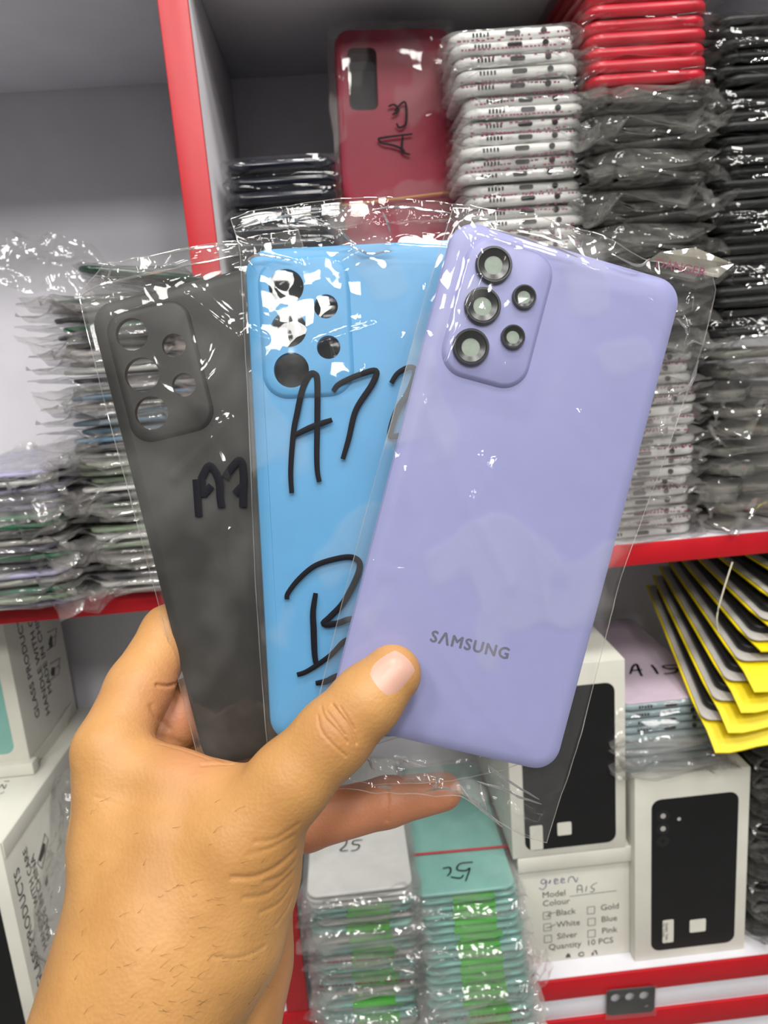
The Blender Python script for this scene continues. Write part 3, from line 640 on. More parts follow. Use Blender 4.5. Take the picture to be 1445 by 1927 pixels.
strokes('handwritten_lettering', [[(833, 1634), (846, 1632), (848, 1640), (842, 1648)], [(848, 1650), (866, 1652), (872, 1646)], [(890, 1622), (866, 1625), (860, 1636), (876, 1638), (884, 1634), (876, 1658)]], fr, 0.0006, M['ink'], lastt)
b = MB(); zt = -0.4648 + 19*0.0049 + 0.0042
pts = [L(0.0170, 0.4690, zt - 0.030), L(0.0172, 0.4690, zt - 0.002), L(0.0190, 0.4690, zt), L(0.056, 0.4680, zt), L(0.0930, 0.4670, zt), L(0.0948, 0.4670, zt - 0.002), L(0.0975, 0.4670, zt - 0.030)]
b.tube(pts, 0.0008, 6); tag(b.build('rubber_band', M['rubber_red']), 'red rubber band across the top of the right sticker stack', 'rubber band')

# thin bands round the yellow stack
b = MB(); b.tube(smooth_path([PY(1378, 1058, 0.425), PY(1360, 1115, 0.414), PY(1349, 1160, 0.409), PY(1352, 1192, 0.408)], 5), 0.0005, 6)
tag(b.build('rubber_band', M['rubber_white']), 'thin pale band hanging over the fanned yellow packs', 'rubber band')

s4 = sheet('empty_bag', [[PY(800, 1778, 0.386), PY(900, 1786, 0.386), PY(985, 1772, 0.388), PY(1030, 1790, 0.42)], [PY(800, 1850, 0.383), PY(905, 1856, 0.384), PY(990, 1830, 0.39), PY(1042, 1822, 0.424)], [PY(815, 1935, 0.386), PY(910, 1925, 0.392), PY(980, 1890, 0.405), PY(1012, 1878, 0.430)]], M['film_loose'], None, amp=0.0022, freq=70, seed=12)
tag(s4, 'loose clear bag end hanging over the red strip below the mint stack', 'plastic bag')

# ------------------------------------------------------------------ cartons in the lower left compartment
def side_text(t, w, lines, blobs, rules):
    """printing on the right side of a carton: each line is fixed by where two of its letters stand"""
    bpy.context.view_layer.update(); inv = t.matrix_world.inverted(); X = t.matrix_world.translation.x + w/2; obs = []
    def at(p): q = inv @ PX(p[0], p[1], X); return q.y, q.z
    def adv(txt):
        if not txt: return 0.0
        me_ = text_mesh('tmp', txt, 1.0, M['print']); x_ = max(v.co.x for v in me_.vertices); bpy.data.meshes.remove(me_); return x_
    for txt, ia, pa, ib, pb in lines:
        (ya, za), (yb, zb_) = at(pa), at(pb); aa, ab_ = adv(txt[:ia]), adv(txt[:ib]); sz = (zb_ - za)/(ab_ - aa); y_ = (ya + yb)/2
        obs.append(link('tmp', text_mesh('tmp', txt, sz, M['print']), t, Matrix(((0, 0, 1, w/2 + 0.0002), (0, -1, 0, y_), (1, 0, 0, za - aa*sz), (0, 0, 0, 1)))))
    bb = MB()
    for poly in blobs: bb.add([(w/2 + 0.0002, *at(p)) for p in poly], [tuple(range(len(poly)))])
    for ln_ in rules: bb.tube([(w/2 + 0.0002, *at(p)) for p in ln_], 0.00025, 4)
    obs.append(link('tmp', bb.mesh('tmp', M['print'], False), t)); merge('printed_lettering', obs, M['print'], t)
    return at
t, w, d, h = carton('phone_carton', -0.3440, -0.2435, 0.4150, 0.6000, -0.4648, -0.2845, 'lower white carton at the left edge marked PRODUCTS, its top open in front')
side_text(t, w, [('GLASS PRODUCTS', 7, (57, 1762), 14, (39, 1623)), ('HANDLE WITH CARE', 7, (69, 1712), 16, (53, 1586)), ('MADE IN CHINA', 8, (77, 1682), 13, (65, 1602))], [[(72, 1618), (80, 1586), (85, 1588), (84, 1602), (76, 1622)], [(84, 1662), (88, 1645), (90, 1660), (86, 1670)]], [[(80, 1586), (84, 1568)], [(70, 1625), (84, 1570), (90, 1580), (78, 1635), (70, 1625)]])
printed_phone(t, w, d, h, -0.0400, 0.0415, 0.008, 0.150, 'black', False)
b = MB(); b.bbox((w/2 - 0.0001, -d/2 + 0.002, h - 0.012), (w/2 + 0.0006, d/2 - 0.002, h - 0.0002), 0.0002); b.build('tuck_flap', M['carton'], t)
bpy.context.view_layer.update()
fr = plane_local(t.matrix_world, h + 0.0003)
strokes('pen_lettering', [[(0, 1482), (4, 1476), (8, 1484), (12, 1476)], [(8, 1470), (18, 1470)], [(0, 1494), (8, 1490)]], fr, 0.0004, M['ink_soft'], t)
t, w, d, h = carton('phone_carton', -0.3580, -0.2585, 0.5005, 0.5950, -0.2840, -0.1480, 'upper white carton at the left edge marked GLASS PRODUCTS, printed with mint phone back')
at_ = side_text(t, w, [('GLASS PRODUCTS', 0, (73, 1349), 12, (43, 1174)), ('HANDLE WITH CARE', 0, (91, 1345), 11, (67, 1183)), ('MADE IN CHINA', 0, (96, 1304), 10, (76, 1174))], [[(91, 1212), (95, 1194), (98, 1200), (99, 1216), (94, 1219)], [(95, 1268), (97, 1256), (103, 1256), (103, 1270), (98, 1273)]], [[(97, 1200), (104, 1197)], [(103, 1258), (111, 1252), (113, 1258)], [(88, 1224), (103, 1214), (106, 1182), (90, 1190)], [(92, 1282), (110, 1268), (112, 1238), (94, 1250)]])
printed_phone(t, w, d, h, -0.0380, 0.0400, 0.016, 0.128, 'teal', False)
b = MB(); b.bbox((-w/2, -d/2 - 0.006, 0.0), (w/2 + 0.004, -d/2 + 0.004, 0.0095), 0.0008); b.build('bottom_lip', M['carton'], t)
b = MB(); b.v = [(w/2 + .0003, *at_(p)) for p in ((62, 1423), (112, 1438), (133, 1322), (94, 1382))]
V = b.v[:]; b2 = MB(); b2.loops([V, [(x + .0007, y, z) for x, y, z in V]]); b2.build('side_flap', M['carton'], t, smooth=False)
s3 = sheet('crumpled_bag', [[PY(95, 1470, 0.50), PY(125, 1450, 0.50), PY(190, 1440, 0.50)], [PY(105, 1580, 0.47), PY(130, 1560, 0.455), PY(190, 1540, 0.46)], [PY(70, 1700, 0.44), PY(110, 1690, 0.43), PY(180, 1650, 0.44)], [PY(45, 1790, 0.428), PY(85, 1770, 0.420), PY(170, 1750, 0.43)], [PY(60, 1850, 0.435), PY(95, 1860, 0.43), PY(170, 1850, 0.435)]], M['film_grey'], None, nu=30, nv=50, amp=0.004, freq=45, seed=9)
tag(s3, 'smoky crumpled bag beside the lower left carton and the forearm', 'plastic bag')

# ------------------------------------------------------------------ black lens frame on the lower edge
t = thing('lens_surround', L(0.1775, 0.4373, -0.4900), 'small black camera lens frame with three round holes stuck on the bottom red edge', 'camera lens frame', None, (0, 0.035, 0))
lm = plate_mesh('lens_frame', 0.0375, 0.0235, M['black'], 0.004, [(-0.0120, 0.0042, 0.0038), (-0.0010, 0.0042, 0.0038), (0.0100, 0.0042, 0.0038), (0.0125, -0.0060, 0.0017)], edge_prof=((0.0, -0.0007), (0.0002, -0.0003), (0.0006, 0.0)), thick=0.0008, rim=0.0002)
link('frame_plate', lm, t, Matrix.Rotation(math.radians(90), 4, 'X'))
sv = [(0.0395*0.5*sx_, -0.0002, sz_*0.0128) for sx_, sz_ in ((-1, -1.15), (1, -1.15), (1, 1), (-1, 1))]
link('clear_tape', mesh('clear_tape', sv + [(x, y - 0.0003, z) for x, y, z in sv], [(0, 1, 2, 3), (7, 6, 5, 4), (0, 4, 5, 1), (1, 5, 6, 2), (2, 6, 7, 3), (3, 7, 4, 0)], M['film'], False), t)

# ------------------------------------------------------------------ the three held phone backs
def pose(q, t, s):
    v = Vector(q); rm = Matrix.Rotation(v.length, 3, v.normalized()) @ Matrix(((1, 0, 0), (0, -1, 0), (0, 0, -1)))
    return Matrix.Translation(O + (R @ Vector(t))*s) @ (R @ rm).to_4x4()
def resample(pts, n):
    pts = [Vector(p) for p in pts]; d = [0]
    for a, b in zip(pts, pts[1:]): d.append(d[-1] + (b - a).length)
    out = []; j = 0
    for k in range(n + 1):
        s_ = d[-1]*k/n
        while j < len(d) - 2 and d[j+1] < s_: j += 1
        out.append(pts[j].lerp(pts[j+1], (s_ - d[j])/max(1e-9, d[j+1] - d[j])))
    return out
def held_bag(t, mw, w, l, left, top, right, bottom, lift, creases, seed, m, folds=(), nu=120, nv=220, amp=0.00022, out_amp=0.0016):
    """clear sleeve round a held back; the outline comes as four runs of points"""
    loc = plane_local(mw, 0.0)
    A, B_, C_, D_ = [resample([loc(*p) for p in e], n_) for e, n_ in ((left, nv), (right, nv), (top, nu), (bottom, nu))]
    off = Vector((seed*4.1, seed*2.2, 0))
    cr = [([loc(*p) for p in pts], wd, h_) for pts, wd, h_ in creases]
    def segd(p, a, b):
        ab = b - a; t_ = max(0, min(1, (p - a).dot(ab)/max(1e-12, ab.dot(ab)))); return (p - a - ab*t_).length, t_
    V = []; V2 = []
    for j in range(nv + 1):
        v = j/nv
        for i in range(nu + 1):
            u = i/nu
            p = A[j]*(1-u) + B_[j]*u + C_[i]*(1-v) + D_[i]*v - (C_[0]*(1-u)*(1-v) + C_[-1]*u*(1-v) + D_[0]*(1-u)*v + D_[-1]*u*v)
            ox = max(0, abs(p.x) - w/2 + 0.002); oy = max(0, abs(p.y) - l/2 + 0.002); o_ = min(1.0, math.hypot(ox, oy)/0.009)
            q = Vector((p.x*38, p.y*20, 0)) + off; q2 = Vector((p.x*95 + p.y*30, p.y*70 - p.x*20, 3.0)) + off
            r1 = (1 - abs(noise.noise(q)))**7; r2 = (1 - abs(noise.noise(q2)))**6; n1 = noise.noise(q*0.7); n3 = noise.noise(q2*2.3)
            z = 0.0008 + (amp*(1-o_) + out_amp*o_)*(0.9*r1 + 0.7*r2 + 0.5*n1*(0.4 + o_) + 0.35*n3*o_) + 0.0002*n1
            for (bx, by, bw, bl, bz) in lift:
                dx = max(0, abs(p.x - bx) - bw/2); dy = max(0, abs(p.y - by) - bl/2); dd = math.hypot(dx, dy)
                z += bz*math.exp(-(dd/0.0045)**2)
            for pts, wd, h_ in cr:
                best = min((segd(p, a, b)[0] for a, b in zip(pts, pts[1:])))
                if best < wd*3: z += h_*math.exp(-(best/wd)**2)
            edge_ = min(u, 1-u)*w; rim = math.exp(-(edge_/0.004)**2)
            z = z*(1 - 0.9*rim*o_) - 0.0022*o_*(1 - 0.3*n1)
            V.append((p.x, p.y, z))
            if i % 4 == 0 and j % 4 == 0: V2.append((p.x, p.y, -0.0040 + 0.0012*n1*o_ + 0.0014*min(1, o_) - (0.0006*(1 - o_))))
    k = nu + 1
    Fc = [(j*k+i, (j+1)*k+i, (j+1)*k+i+1, j*k+i+1) for j in range(nv) for i in range(nu)]
    k2 = nu//4 + 1; b0 = len(V); V += V2
    Fc += [(b0+j*k2+i, b0+j*k2+i+1, b0+(j+1)*k2+i+1, b0+(j+1)*k2+i) for j in range(nv//4) for i in range(nu//4)]
    bag = link('plastic_bag', mesh('plastic_bag', V, Fc, m, True, 50), t)
    rim = [V[j*k] for j in range(nv + 1)] + [V[nv*k + i] for i in range(1, nu + 1)]
    rim2 = [V[j*k + nu] for j in range(nv + 1)]; rim3 = [V[i] for i in range(nu + 1)]
    b = MB()
    for r_ in (rim, rim2, rim3): b.tube(r_[::3] + [r_[-1]], 0.00016, 5)
    b.build('bag_seam', M['seam'], bag)
    kz = plane_local(mw, 0.0010); kt = KDTree((nu+1)*(nv+1))
    for i_, p in enumerate(V[:(nu+1)*(nv+1)]): kt.insert((p[0], p[1], 0), i_)
    kt.balance()
    for f_ in folds:  # tubes added along the folds to stand in for bright glints
        q = []; b = MB()
        for p in smooth_path([kz(*p) for p in f_], 5):
            c = V[kt.find((p.x, p.y, 0))[1]]; q.append(Vector((p.x + 0.0004*noise.noise(p*300), p.y, c[2] + 0.0003)))
        n_ = len(q); b.tube(q, [0.00036*(0.25 + math.sin(math.pi*(i_ + 0.3)/(n_ - 0.4))) for i_ in range(n_)], 6, 0.8, axis=(0, 0, 1))
        b.build('film_crease_glint', M['fold'], bag)
    return bag
M['seam'] = film('heat_seal_film', 0.22, (0.9, 0.88, 0.8), bump=0.3, refl=0.12)
M['fold'] = film('folded_film_glint', 0.30, (0.92, 0.92, 0.9), bump=0.2, refl=0.50, graz=0.5, rough=0.10)  # whitened, extra reflective film: glint lines put into the fold colour
M['flap'] = film('cream_flap_film', 0.20, (0.82, 0.78, 0.66), bump=0.6, bscale=120, refl=0.09, rough=0.1)

def to_rect(loc, l, t, r, b_):
    """camera plate rectangle from one pixel on each of its sides"""
    x0, x1, y1, y0 = loc(*l).x, loc(*r).x, loc(*t).y, loc(*b_).y
    return ((x0+x1)/2, (y0+y1)/2, x1-x0, y1-y0)
def held(name, label, q, tt, s, m, bump_px, holes_px, brad=0.0070, bh=0.0014):
    mw = pose(q, tt, s); t = thing(name, (0, 0, 0), label, 'phone back'); t.matrix_world = mw
    W, H = 0.0774*s, 0.165*s; loc = plane_local(mw, 0.0014); bump = to_rect(loc, *bump_px); hs = []
    dep = Vector(tt).z*s
    for x, y, r_ in holes_px: p = loc(x, y); hs.append((p.x, p.y, r_*dep/F))
    back = link('back_panel', plate_mesh(name, W, H, m, 0.0085*s, hs, bump, bh, bump_r=brad), t)
    return t, mw, W, H, bump, hs, back
# charcoal
t, mw, W, H, bump, hs, back = held('bagged_back_cover', 'charcoal grey phone back in clear bag with A7 marker writing, leftmost of the three held', (0.0229, -0.0065, -0.2428), (-0.044, 0.0004, 0.2431), 1.025, M['charcoal'],
    ((225, 700), (272, 583), (372, 690), (325, 813)), ((248, 629, 30), (267, 705, 32), (285, 777, 31), (327, 650, 22), (346, 724, 22)), 0.0058)
bag = held_bag(t, mw, W, H, [(146, 548), (160, 610), (205, 790), (300, 1140), (372, 1420), (380, 1462)], [(146, 548), (200, 496), (300, 478), (440, 452), (560, 428)], [(560, 428), (640, 700), (720, 1000), (800, 1300), (815, 1370)], [(380, 1462), (600, 1430), (815, 1370)],
    [(bump[0], bump[1], bump[2], bump[3], 0.0012)], [([(360, 560), (420, 610), (455, 640)], 0.0035, 0.0022), ([(400, 720), (440, 660), (470, 620)], 0.004, 0.0022), ([(330, 900), (380, 850), (430, 790)], 0.002, 0.0008), ([(400, 830), (430, 900), (450, 990)], 0.0018, 0.0007), ([(430, 1000), (445, 1120)], 0.002, 0.0008), ([(150, 560), (250, 528), (450, 482)], 0.0012, 0.0016)], 2, M['film_char'], [[(152, 556), (200, 532), (300, 514), (450, 482)], [(200, 522), (206, 505), (202, 494)], [(300, 478), (380, 466), (448, 456)]])
lc = plane_local(mw, 0.0013)
strokes('handwritten_lettering', [[(369, 902), (371, 930), (374, 972)], [(378, 902), (394, 876), (411, 902), (414, 935), (417, 955)], [(379, 900), (382, 935)], [(382, 932), (398, 914)], [(423, 900), (434, 882), (452, 866), (458, 895), (457, 930), (457, 954)], [(441, 930), (456, 914)]], lc, 0.0013, M['ink'], bag, 0.0001, False)
# sky blue
t, mw, W, H, bump, hs, back = held('bagged_back_cover', 'sky blue phone back in clear bag with A72 marker writing, middle of the three held', (0.0022, -0.0011, -0.0535), (-0.0036, -0.0071, 0.2348), 1.012, M['blue'],
    ((497, 610), (560, 489), (652, 600), (590, 738)), ((538, 539, 33), (543, 619, 33.5), (548, 696, 33), (613, 576, 22.5), (618, 653, 22)), 0.0070, 0.0011)
bag = held_bag(t, mw, W, H, [(432, 408), (452, 470), (466, 743), (480, 1100), (500, 1375), (506, 1425)], [(432, 408), (480, 394), (620, 376), (700, 372), (860, 380), (935, 392)], [(935, 392), (955, 900), (985, 1440)], [(506, 1425), (700, 1478), (850, 1470), (985, 1440)],
    [(bump[0], bump[1], bump[2], bump[3], 0.0009)], [([(440, 470), (500, 488), (560, 500)], 0.0010, 0.0012), ([(640, 500), (690, 470), (850, 478)], 0.0012, 0.0014), ([(600, 650), (655, 630), (700, 615)], 0.0010, 0.0009), ([(455, 610), (500, 640)], 0.0009, 0.0008), ([(555, 1040), (590, 1110)], 0.0009, 0.0006), ([(450, 430), (600, 440), (850, 420)], 0.0012, 0.0022), ([(560, 400), (640, 450), (760, 400)], 0.0010, 0.002)], 5, M['film_front'], [[(475, 500), (470, 488), (500, 484), (552, 494)], [(660, 462), (690, 478), (740, 474)], [(440, 425), (500, 408), (640, 392)], [(560, 430), (545, 415), (600, 404)], [(640, 440), (670, 460)], [(700, 395), (760, 388), (850, 396)], [(720, 400), (735, 440)]])
lc = plane_local(mw, 0.0015)
strokes('handwritten_lettering', [[(549, 928), (547, 885), (552, 816), (559, 778), (569, 733), (582, 706), (592, 704), (597, 718), (597, 790), (596, 850), (597, 885), (601, 907)], [(552, 820), (588, 803), (625, 790)],
    [(627, 736), (639, 722), (677, 705), (707, 698), (701, 722), (670, 771), (656, 826), (645, 864)], [(736, 721), (749, 702), (772, 691), (781, 702), (767, 740), (746, 774), (734, 816), (743, 821), (752, 819), (790, 810)]], lc, 0.00105, M['ink'], bag, 0.0001)
strokes('handwritten_lettering', [[(540, 1128), (542, 1116), (563, 1089), (594, 1064), (635, 1051), (663, 1049), (677, 1061), (670, 1089), (646, 1134), (621, 1161), (609, 1174), (635, 1173), (660, 1165), (690, 1170), (700, 1185), (676, 1200), (649, 1206), (621, 1234), (580, 1262), (559, 1270)],
    [(594, 1116), (589, 1151), (590, 1182), (592, 1230), (596, 1254)], [(594, 1286), (614, 1282), (630, 1274), (660, 1262)]], lc, 0.00105, M['ink'], bag, 0.0001)
# lavender
t, mw, W, H, bump, hs, back = held('bagged_back_cover', 'lavender phone back with black camera rings in clear bag, front of the three held', (0.0334, -0.0811, 0.2511), (0.0393, -0.0033, 0.2260), 1.0, M['lavender'],
    ((865, 563), (966, 465), (1012, 600), (901, 708)), ((928, 500, 17), (907, 577, 17), (885, 654, 17), (985, 560, 12), (964, 635, 12)), 0.0068, 0.0015)
bag = held_bag(t, mw, W, H, [(852, 392), (800, 560), (735, 800), (690, 960), (640, 1150), (596, 1330), (580, 1480)], [(852, 392), (930, 396), (1000, 404), (1130, 442), (1215, 490), (1345, 512)], [(1345, 512), (1352, 545), (1330, 640), (1250, 880), (1177, 1070), (1168, 1095), (1100, 1370), (1032, 1592)], [(580, 1480), (740, 1494), (870, 1500), (985, 1575), (1032, 1592)],
    [(bump[0], bump[1], bump[2], bump[3], 0.0026)], [([(868, 440), (905, 520), (850, 660), (800, 760)], 0.0012, 0.0006), ([(800, 770), (860, 900), (960, 1100)], 0.0018, 0.0008), ([(905, 860), (1000, 1000), (1040, 1200), (1050, 1340)], 0.0016, 0.0006), ([(930, 870), (890, 940)], 0.0012, 0.0008), ([(1070, 490), (1180, 540), (1290, 620)], 0.0016, 0.0009), ([(1090, 780), (1150, 860), (1200, 900)], 0.0016, 0.0006),
     ([(880, 1290), (960, 1380), (1040, 1440)], 0.0012, 0.0006), ([(820, 1200), (880, 1290), (900, 1320)], 0.0012, 0.0006), ([(760, 890), (800, 990), (770, 1040)], 0.0020, 0.0006), ([(1300, 560), (1270, 720), (1230, 880)], 0.0008, 0.0016), ([(700, 1440), (840, 1480), (960, 1520), (1010, 1540)], 0.0009, 0.0022), ([(880, 1490), (940, 1540), (1000, 1570)], 0.0009, 0.0022), ([(920, 1450), (990, 1510), (1020, 1530)], 0.0009, 0.002), ([(690, 1420), (800, 1440)], 0.0009, 0.002), ([(700, 1060), (780, 1080), (830, 1020)], 0.0014, 0.0005)], 8, M['film_front'], [[(745, 1426), (775, 1436), (806, 1444)], [(690, 1424), (698, 1438), (706, 1454)], [(712, 1482), (740, 1488)], [(800, 1494), (830, 1484), (852, 1488)], [(828, 1462), (820, 1474), (812, 1478)], [(866, 1480), (905, 1522), (946, 1556)], [(906, 1478), (908, 1500), (914, 1524)], [(920, 1442), (955, 1470), (1016, 1506)], [(900, 1474), (960, 1492), (1020, 1516)], [(1270, 600), (1286, 614), (1292, 640)], [(1296, 648), (1310, 640), (1330, 646)], [(1322, 676), (1308, 720), (1282, 742)], [(1150, 478), (1200, 500), (1225, 486)], [(912, 432), (1000, 456), (1085, 486)]])
# folded sealing flap sticking out at its top right corner
lz = plane_local(mw, -0.0005); q = [lz(1222, 488), lz(1240, 476), lz(1310, 464), lz(1382, 496), lz(1348, 524), lz(1300, 510)]
b = MB(); b.loops([[p + Vector((0, 0, 0.001*math.sin(i*2.0))) for i, p in enumerate(q)], [p + Vector((0, 0, 0.001*math.sin(i*2.0) - 0.0002)) for i, p in enumerate(q)]]); b.build('bag_flap', M['flap'], bag, smooth=False)
px2 = lambda x, y: plane_local(mw, 0.0004)(x, y)
tm = text_mesh('printed_lettering', 'DANGER', 0.0042, M['maroon']); a = px2(1232, 502); bb_ = px2(1300, 516); ang = math.atan2(bb_.y - a.y, bb_.x - a.x)
link('printed_lettering', tm, bag, Matrix.Translation(a) @ Matrix.Rotation(ang, 4, 'Z'))
for (x, y, r_), ro in zip(hs, (34, 34, 34, 22.5, 22.5)):
    rr = ro*0.2260/F; b = MB(); prof = [(rr, 0.0012), (rr, 0.0026), (rr*0.94, 0.0031), (rr*0.86, 0.0031), (rr*0.80, 0.0026), (r_*1.02, 0.0022), (r_*1.0, 0.0012)]
    b.loops([[(x + pr*math.cos(2*math.pi*k/48), y + pr*math.sin(2*math.pi*k/48), z) for k in range(48)] for pr, z in prof], False, False)
    lr = b.build('lens_ring', M['lens_black'], t); lr['label'] = 'black camera lens ring'
    b = MB(); b.loops([[(x + pr*math.cos(2*math.pi*k/32), y + pr*math.sin(2*math.pi*k/32), z) for k in range(32)] for pr, z in ((r_*1.03, 0.0010), (r_*1.03, 0.0019))]); b.build('lens_glass', M['lens_glass'], lr)
a, bb_ = plane_local(mw, 0.0)(808, 1206), plane_local(mw, 0.0)(955, 1240); ang = math.atan2(bb_.y - a.y, bb_.x - a.x); ln = (bb_ - a).length
tm = text_mesh('brand_lettering', 'S\u039bMSUNG', 0.0052, M['logo'], space=1.16, extrude=0.00004)
tv, tf = [v.co.copy() for v in tm.vertices], [tuple(p.vertices) for p in tm.polygons]; b = MB()
for k_, (dx, dy) in enumerate(((0, 0), (0.00016, 0), (-0.00016, 0), (0, 0.00012), (0, -0.00012))): b.add([(v.x + dx, v.y + dy, v.z + 0.000002*k_) for v in tv], tf)
tm = b.mesh('brand_lettering', M['logo'], False); xs = [v.co.x for v in tm.vertices]; sc_ = ln/(max(xs) - min(xs))
link('brand_lettering', tm, back, Matrix.Translation(Vector((a.x, a.y, 0.00005))) @ Matrix.Rotation(ang, 4, 'Z') @ Matrix.Diagonal((sc_, sc_, 1, 1)))

# ------------------------------------------------------------------ the hand
def H3(px, py, d): return np.array(PD(px, py, d) - O)
Z = 0.001
def cap(p, a, b, ra, rb):
    ab = b - a; t_ = np.clip(((p - a) @ ab)/(ab @ ab), 0, 1)[..., None]
    return np.linalg.norm(p - a - t_*ab, axis=-1) - (ra + (rb - ra)*t_[..., 0])
def smin(a, b, k):
    h_ = np.clip(0.5 + 0.5*(b - a)/k, 0, 1); return b + (a - b)*h_ - k*h_*(1 - h_)
def chain(p, pts, k):
    d = None
    for (x0, y0, d0, r0), (x1, y1, d1, r1) in zip(pts, pts[1:]):
        c = cap(p, H3(x0, y0, d0), H3(x1, y1, d1), r0*Z, r1*Z); d = c if d is None else smin(d, c, k*Z)
    return d
FOREARM = [(190, 2330, 192, 30), (242, 1950, 206, 25.5), (308, 1768, 217, 28), (352, 1600, 226, 27)]
PALM = [[(300, 1790, 216, 22), (236, 1600, 222, 15.5), (207, 1412, 231, 11.6)], [(310, 1760, 232, 22), (222, 1590, 240, 15), (200, 1450, 250, 11.5)], [(330, 1770, 248, 20), (235, 1610, 258, 15), (215, 1510, 266, 11)], [(370, 1800, 256, 20), (290, 1660, 270, 15), (250, 1600, 277, 10.5)]]
ULNAR = [(330, 2330, 220, 30), (372, 1945, 234, 25), (418, 1800, 246, 23), (446, 1665, 254, 18.5), (430, 1600, 256, 15)]
THUMB = [(372, 1740, 214, 20), (452, 1580, 213, 15.5), (545, 1470, 213, 12.2), (628, 1384, 213.5, 11.3), (690, 1318, 215, 10.4), (738, 1268, 217, 9.0)]
THENAR = [(345, 1880, 216, 17), (418, 1750, 218, 18.5), (447, 1640, 219, 18.5), (470, 1580, 218, 16)]
WEB = [(232, 1440, 229, 11), (330, 1478, 224, 10.5), (445, 1505, 218, 10.5)]
INDEX = [(207, 1412, 231, 11.6), (262, 1295, 247, 11.2), (318, 1190, 262, 9.8), (460, 1135, 266, 8.8), (590, 1170, 264, 8.0)]
MIDDLE = [(205, 1450, 250, 11.5), (330, 1350, 264, 11.5), (440, 1275, 271, 9.8), (590, 1230, 270, 9), (700, 1235, 265, 8)]
RING = [(215, 1510, 266, 11), (470, 1400, 275, 10), (640, 1345, 270, 9), (750, 1320, 263, 7.8)]
LITTLE = [(250, 1600, 276, 11), (420, 1570, 270, 10.6), (575, 1548, 263, 10.0), (728, 1509, 261, 8.8), (834, 1489, 258, 6.9)]
allp = [H3(x, y, d) for c in ([FOREARM, ULNAR, THUMB, THENAR, WEB, INDEX, MIDDLE, RING, LITTLE] + PALM) for x, y, d, r_ in c]
lo = np.min(allp, 0) - 0.040; hi = np.max(allp, 0) + 0.040; lo[2] = max(lo[2], -0.31)
hs_ = 0.00115
nx, ny, nz = [int(v) for v in np.ceil((hi - lo)/hs_)]
gx, gy, gz = [lo[i] + hs_*np.arange(n_) for i, n_ in enumerate((nx, ny, nz))]
fld = np.empty((nx, ny, nz), np.float32)
for i0 in range(0, nx, 24):
    p = np.stack(np.meshgrid(gx[i0:i0+24], gy, gz, indexing='ij'), -1)
    d = chain(p, FOREARM, 12)
    for c in PALM: d = smin(d, chain(p, c, 6), 0.007)
    d = smin(d, chain(p, ULNAR, 8), 0.0035); d = smin(d, chain(p, THENAR, 6), 0.008); d = smin(d, chain(p, THUMB, 3.5), 0.006); d = smin(d, chain(p, WEB, 4), 0.004)
    d = smin(d, chain(p, INDEX, 3), 0.003)
    for c in (MIDDLE, RING, LITTLE): d = smin(d, chain(p, c, 2.5), 0.0022)
    fld[i0:i0+24] = d
def surface_nets(f, lo, h_):
    s_ = f < 0; cnr = [(a, b, c) for a in (0, 1) for b in (0, 1) for c in (0, 1)]
    sl = lambda a, o: a[o[0]:a.shape[0]-1+o[0], o[1]:a.shape[1]-1+o[1], o[2]:a.shape[2]-1+o[2]]
    cnt = sum(sl(s_, o).astype(np.int8) for o in cnr); act = (cnt > 0) & (cnt < 8); idx = np.argwhere(act)
    vid = -np.ones(act.shape, np.int64); vid[act] = np.arange(len(idx)); acc = np.zeros((len(idx), 3)); num = np.zeros(len(idx))
    for a in range(8):
        for b in range(a + 1, 8):
            A, B2 = np.array(cnr[a]), np.array(cnr[b])
            if np.abs(A - B2).sum() != 1: continue
            fa = f[tuple((idx + A).T)]; fb = f[tuple((idx + B2).T)]; cr = (fa < 0) != (fb < 0); t_ = np.where(cr, fa/np.where(cr, fa - fb, 1), 0)
            acc += cr[:, None]*(A + t_[:, None]*(B2 - A)); num += cr
    V = lo + h_*(idx + acc/num[:, None]); Q = []
    for ax in range(3):
        e = np.eye(3, dtype=int)[ax]; u, w = [np.eye(3, dtype=int)[k] for k in range(3) if k != ax]
        s0 = s_[:s_.shape[0]-e[0], :s_.shape[1]-e[1], :s_.shape[2]-e[2]]; s1 = s_[e[0]:, e[1]:, e[2]:]; ed = np.argwhere(s0 != s1)
        ok = np.all(ed - u - w >= 0, 1) & np.all(ed < np.array(vid.shape), 1); ed = ed[ok]
        q = np.stack([vid[tuple((ed - u - w).T)], vid[tuple((ed - w).T)], vid[tuple(ed.T)], vid[tuple((ed - u).T)]], 1)
        flip = s_[tuple(ed.T)] == (ax == 1); q[flip] = q[flip][:, ::-1]; Q.append(q)
    return V, np.concatenate(Q)
V, Q = surface_nets(fld, lo, hs_); del fld
Q = Q[(Q >= 0).all(1)]
bm = bmesh.new()
for v in V: bm.verts.new(v)
bm.verts.ensure_lookup_table()
for q in Q.tolist():
    try: bm.faces.new([bm.verts[i] for i in q])
    except ValueError: pass
for _ in range(3): bmesh.ops.smooth_vert(bm, verts=bm.verts, factor=0.5, use_axis_x=True, use_axis_y=True, use_axis_z=True)
bmesh.ops.recalc_face_normals(bm, faces=bm.faces[:])
tree = BVHTree.FromBMesh(bm)
def on_hand(px, py):
    h_ = tree.ray_cast(Vector((0, 0, 0)), ray(px, py).normalized()); return h_[0]
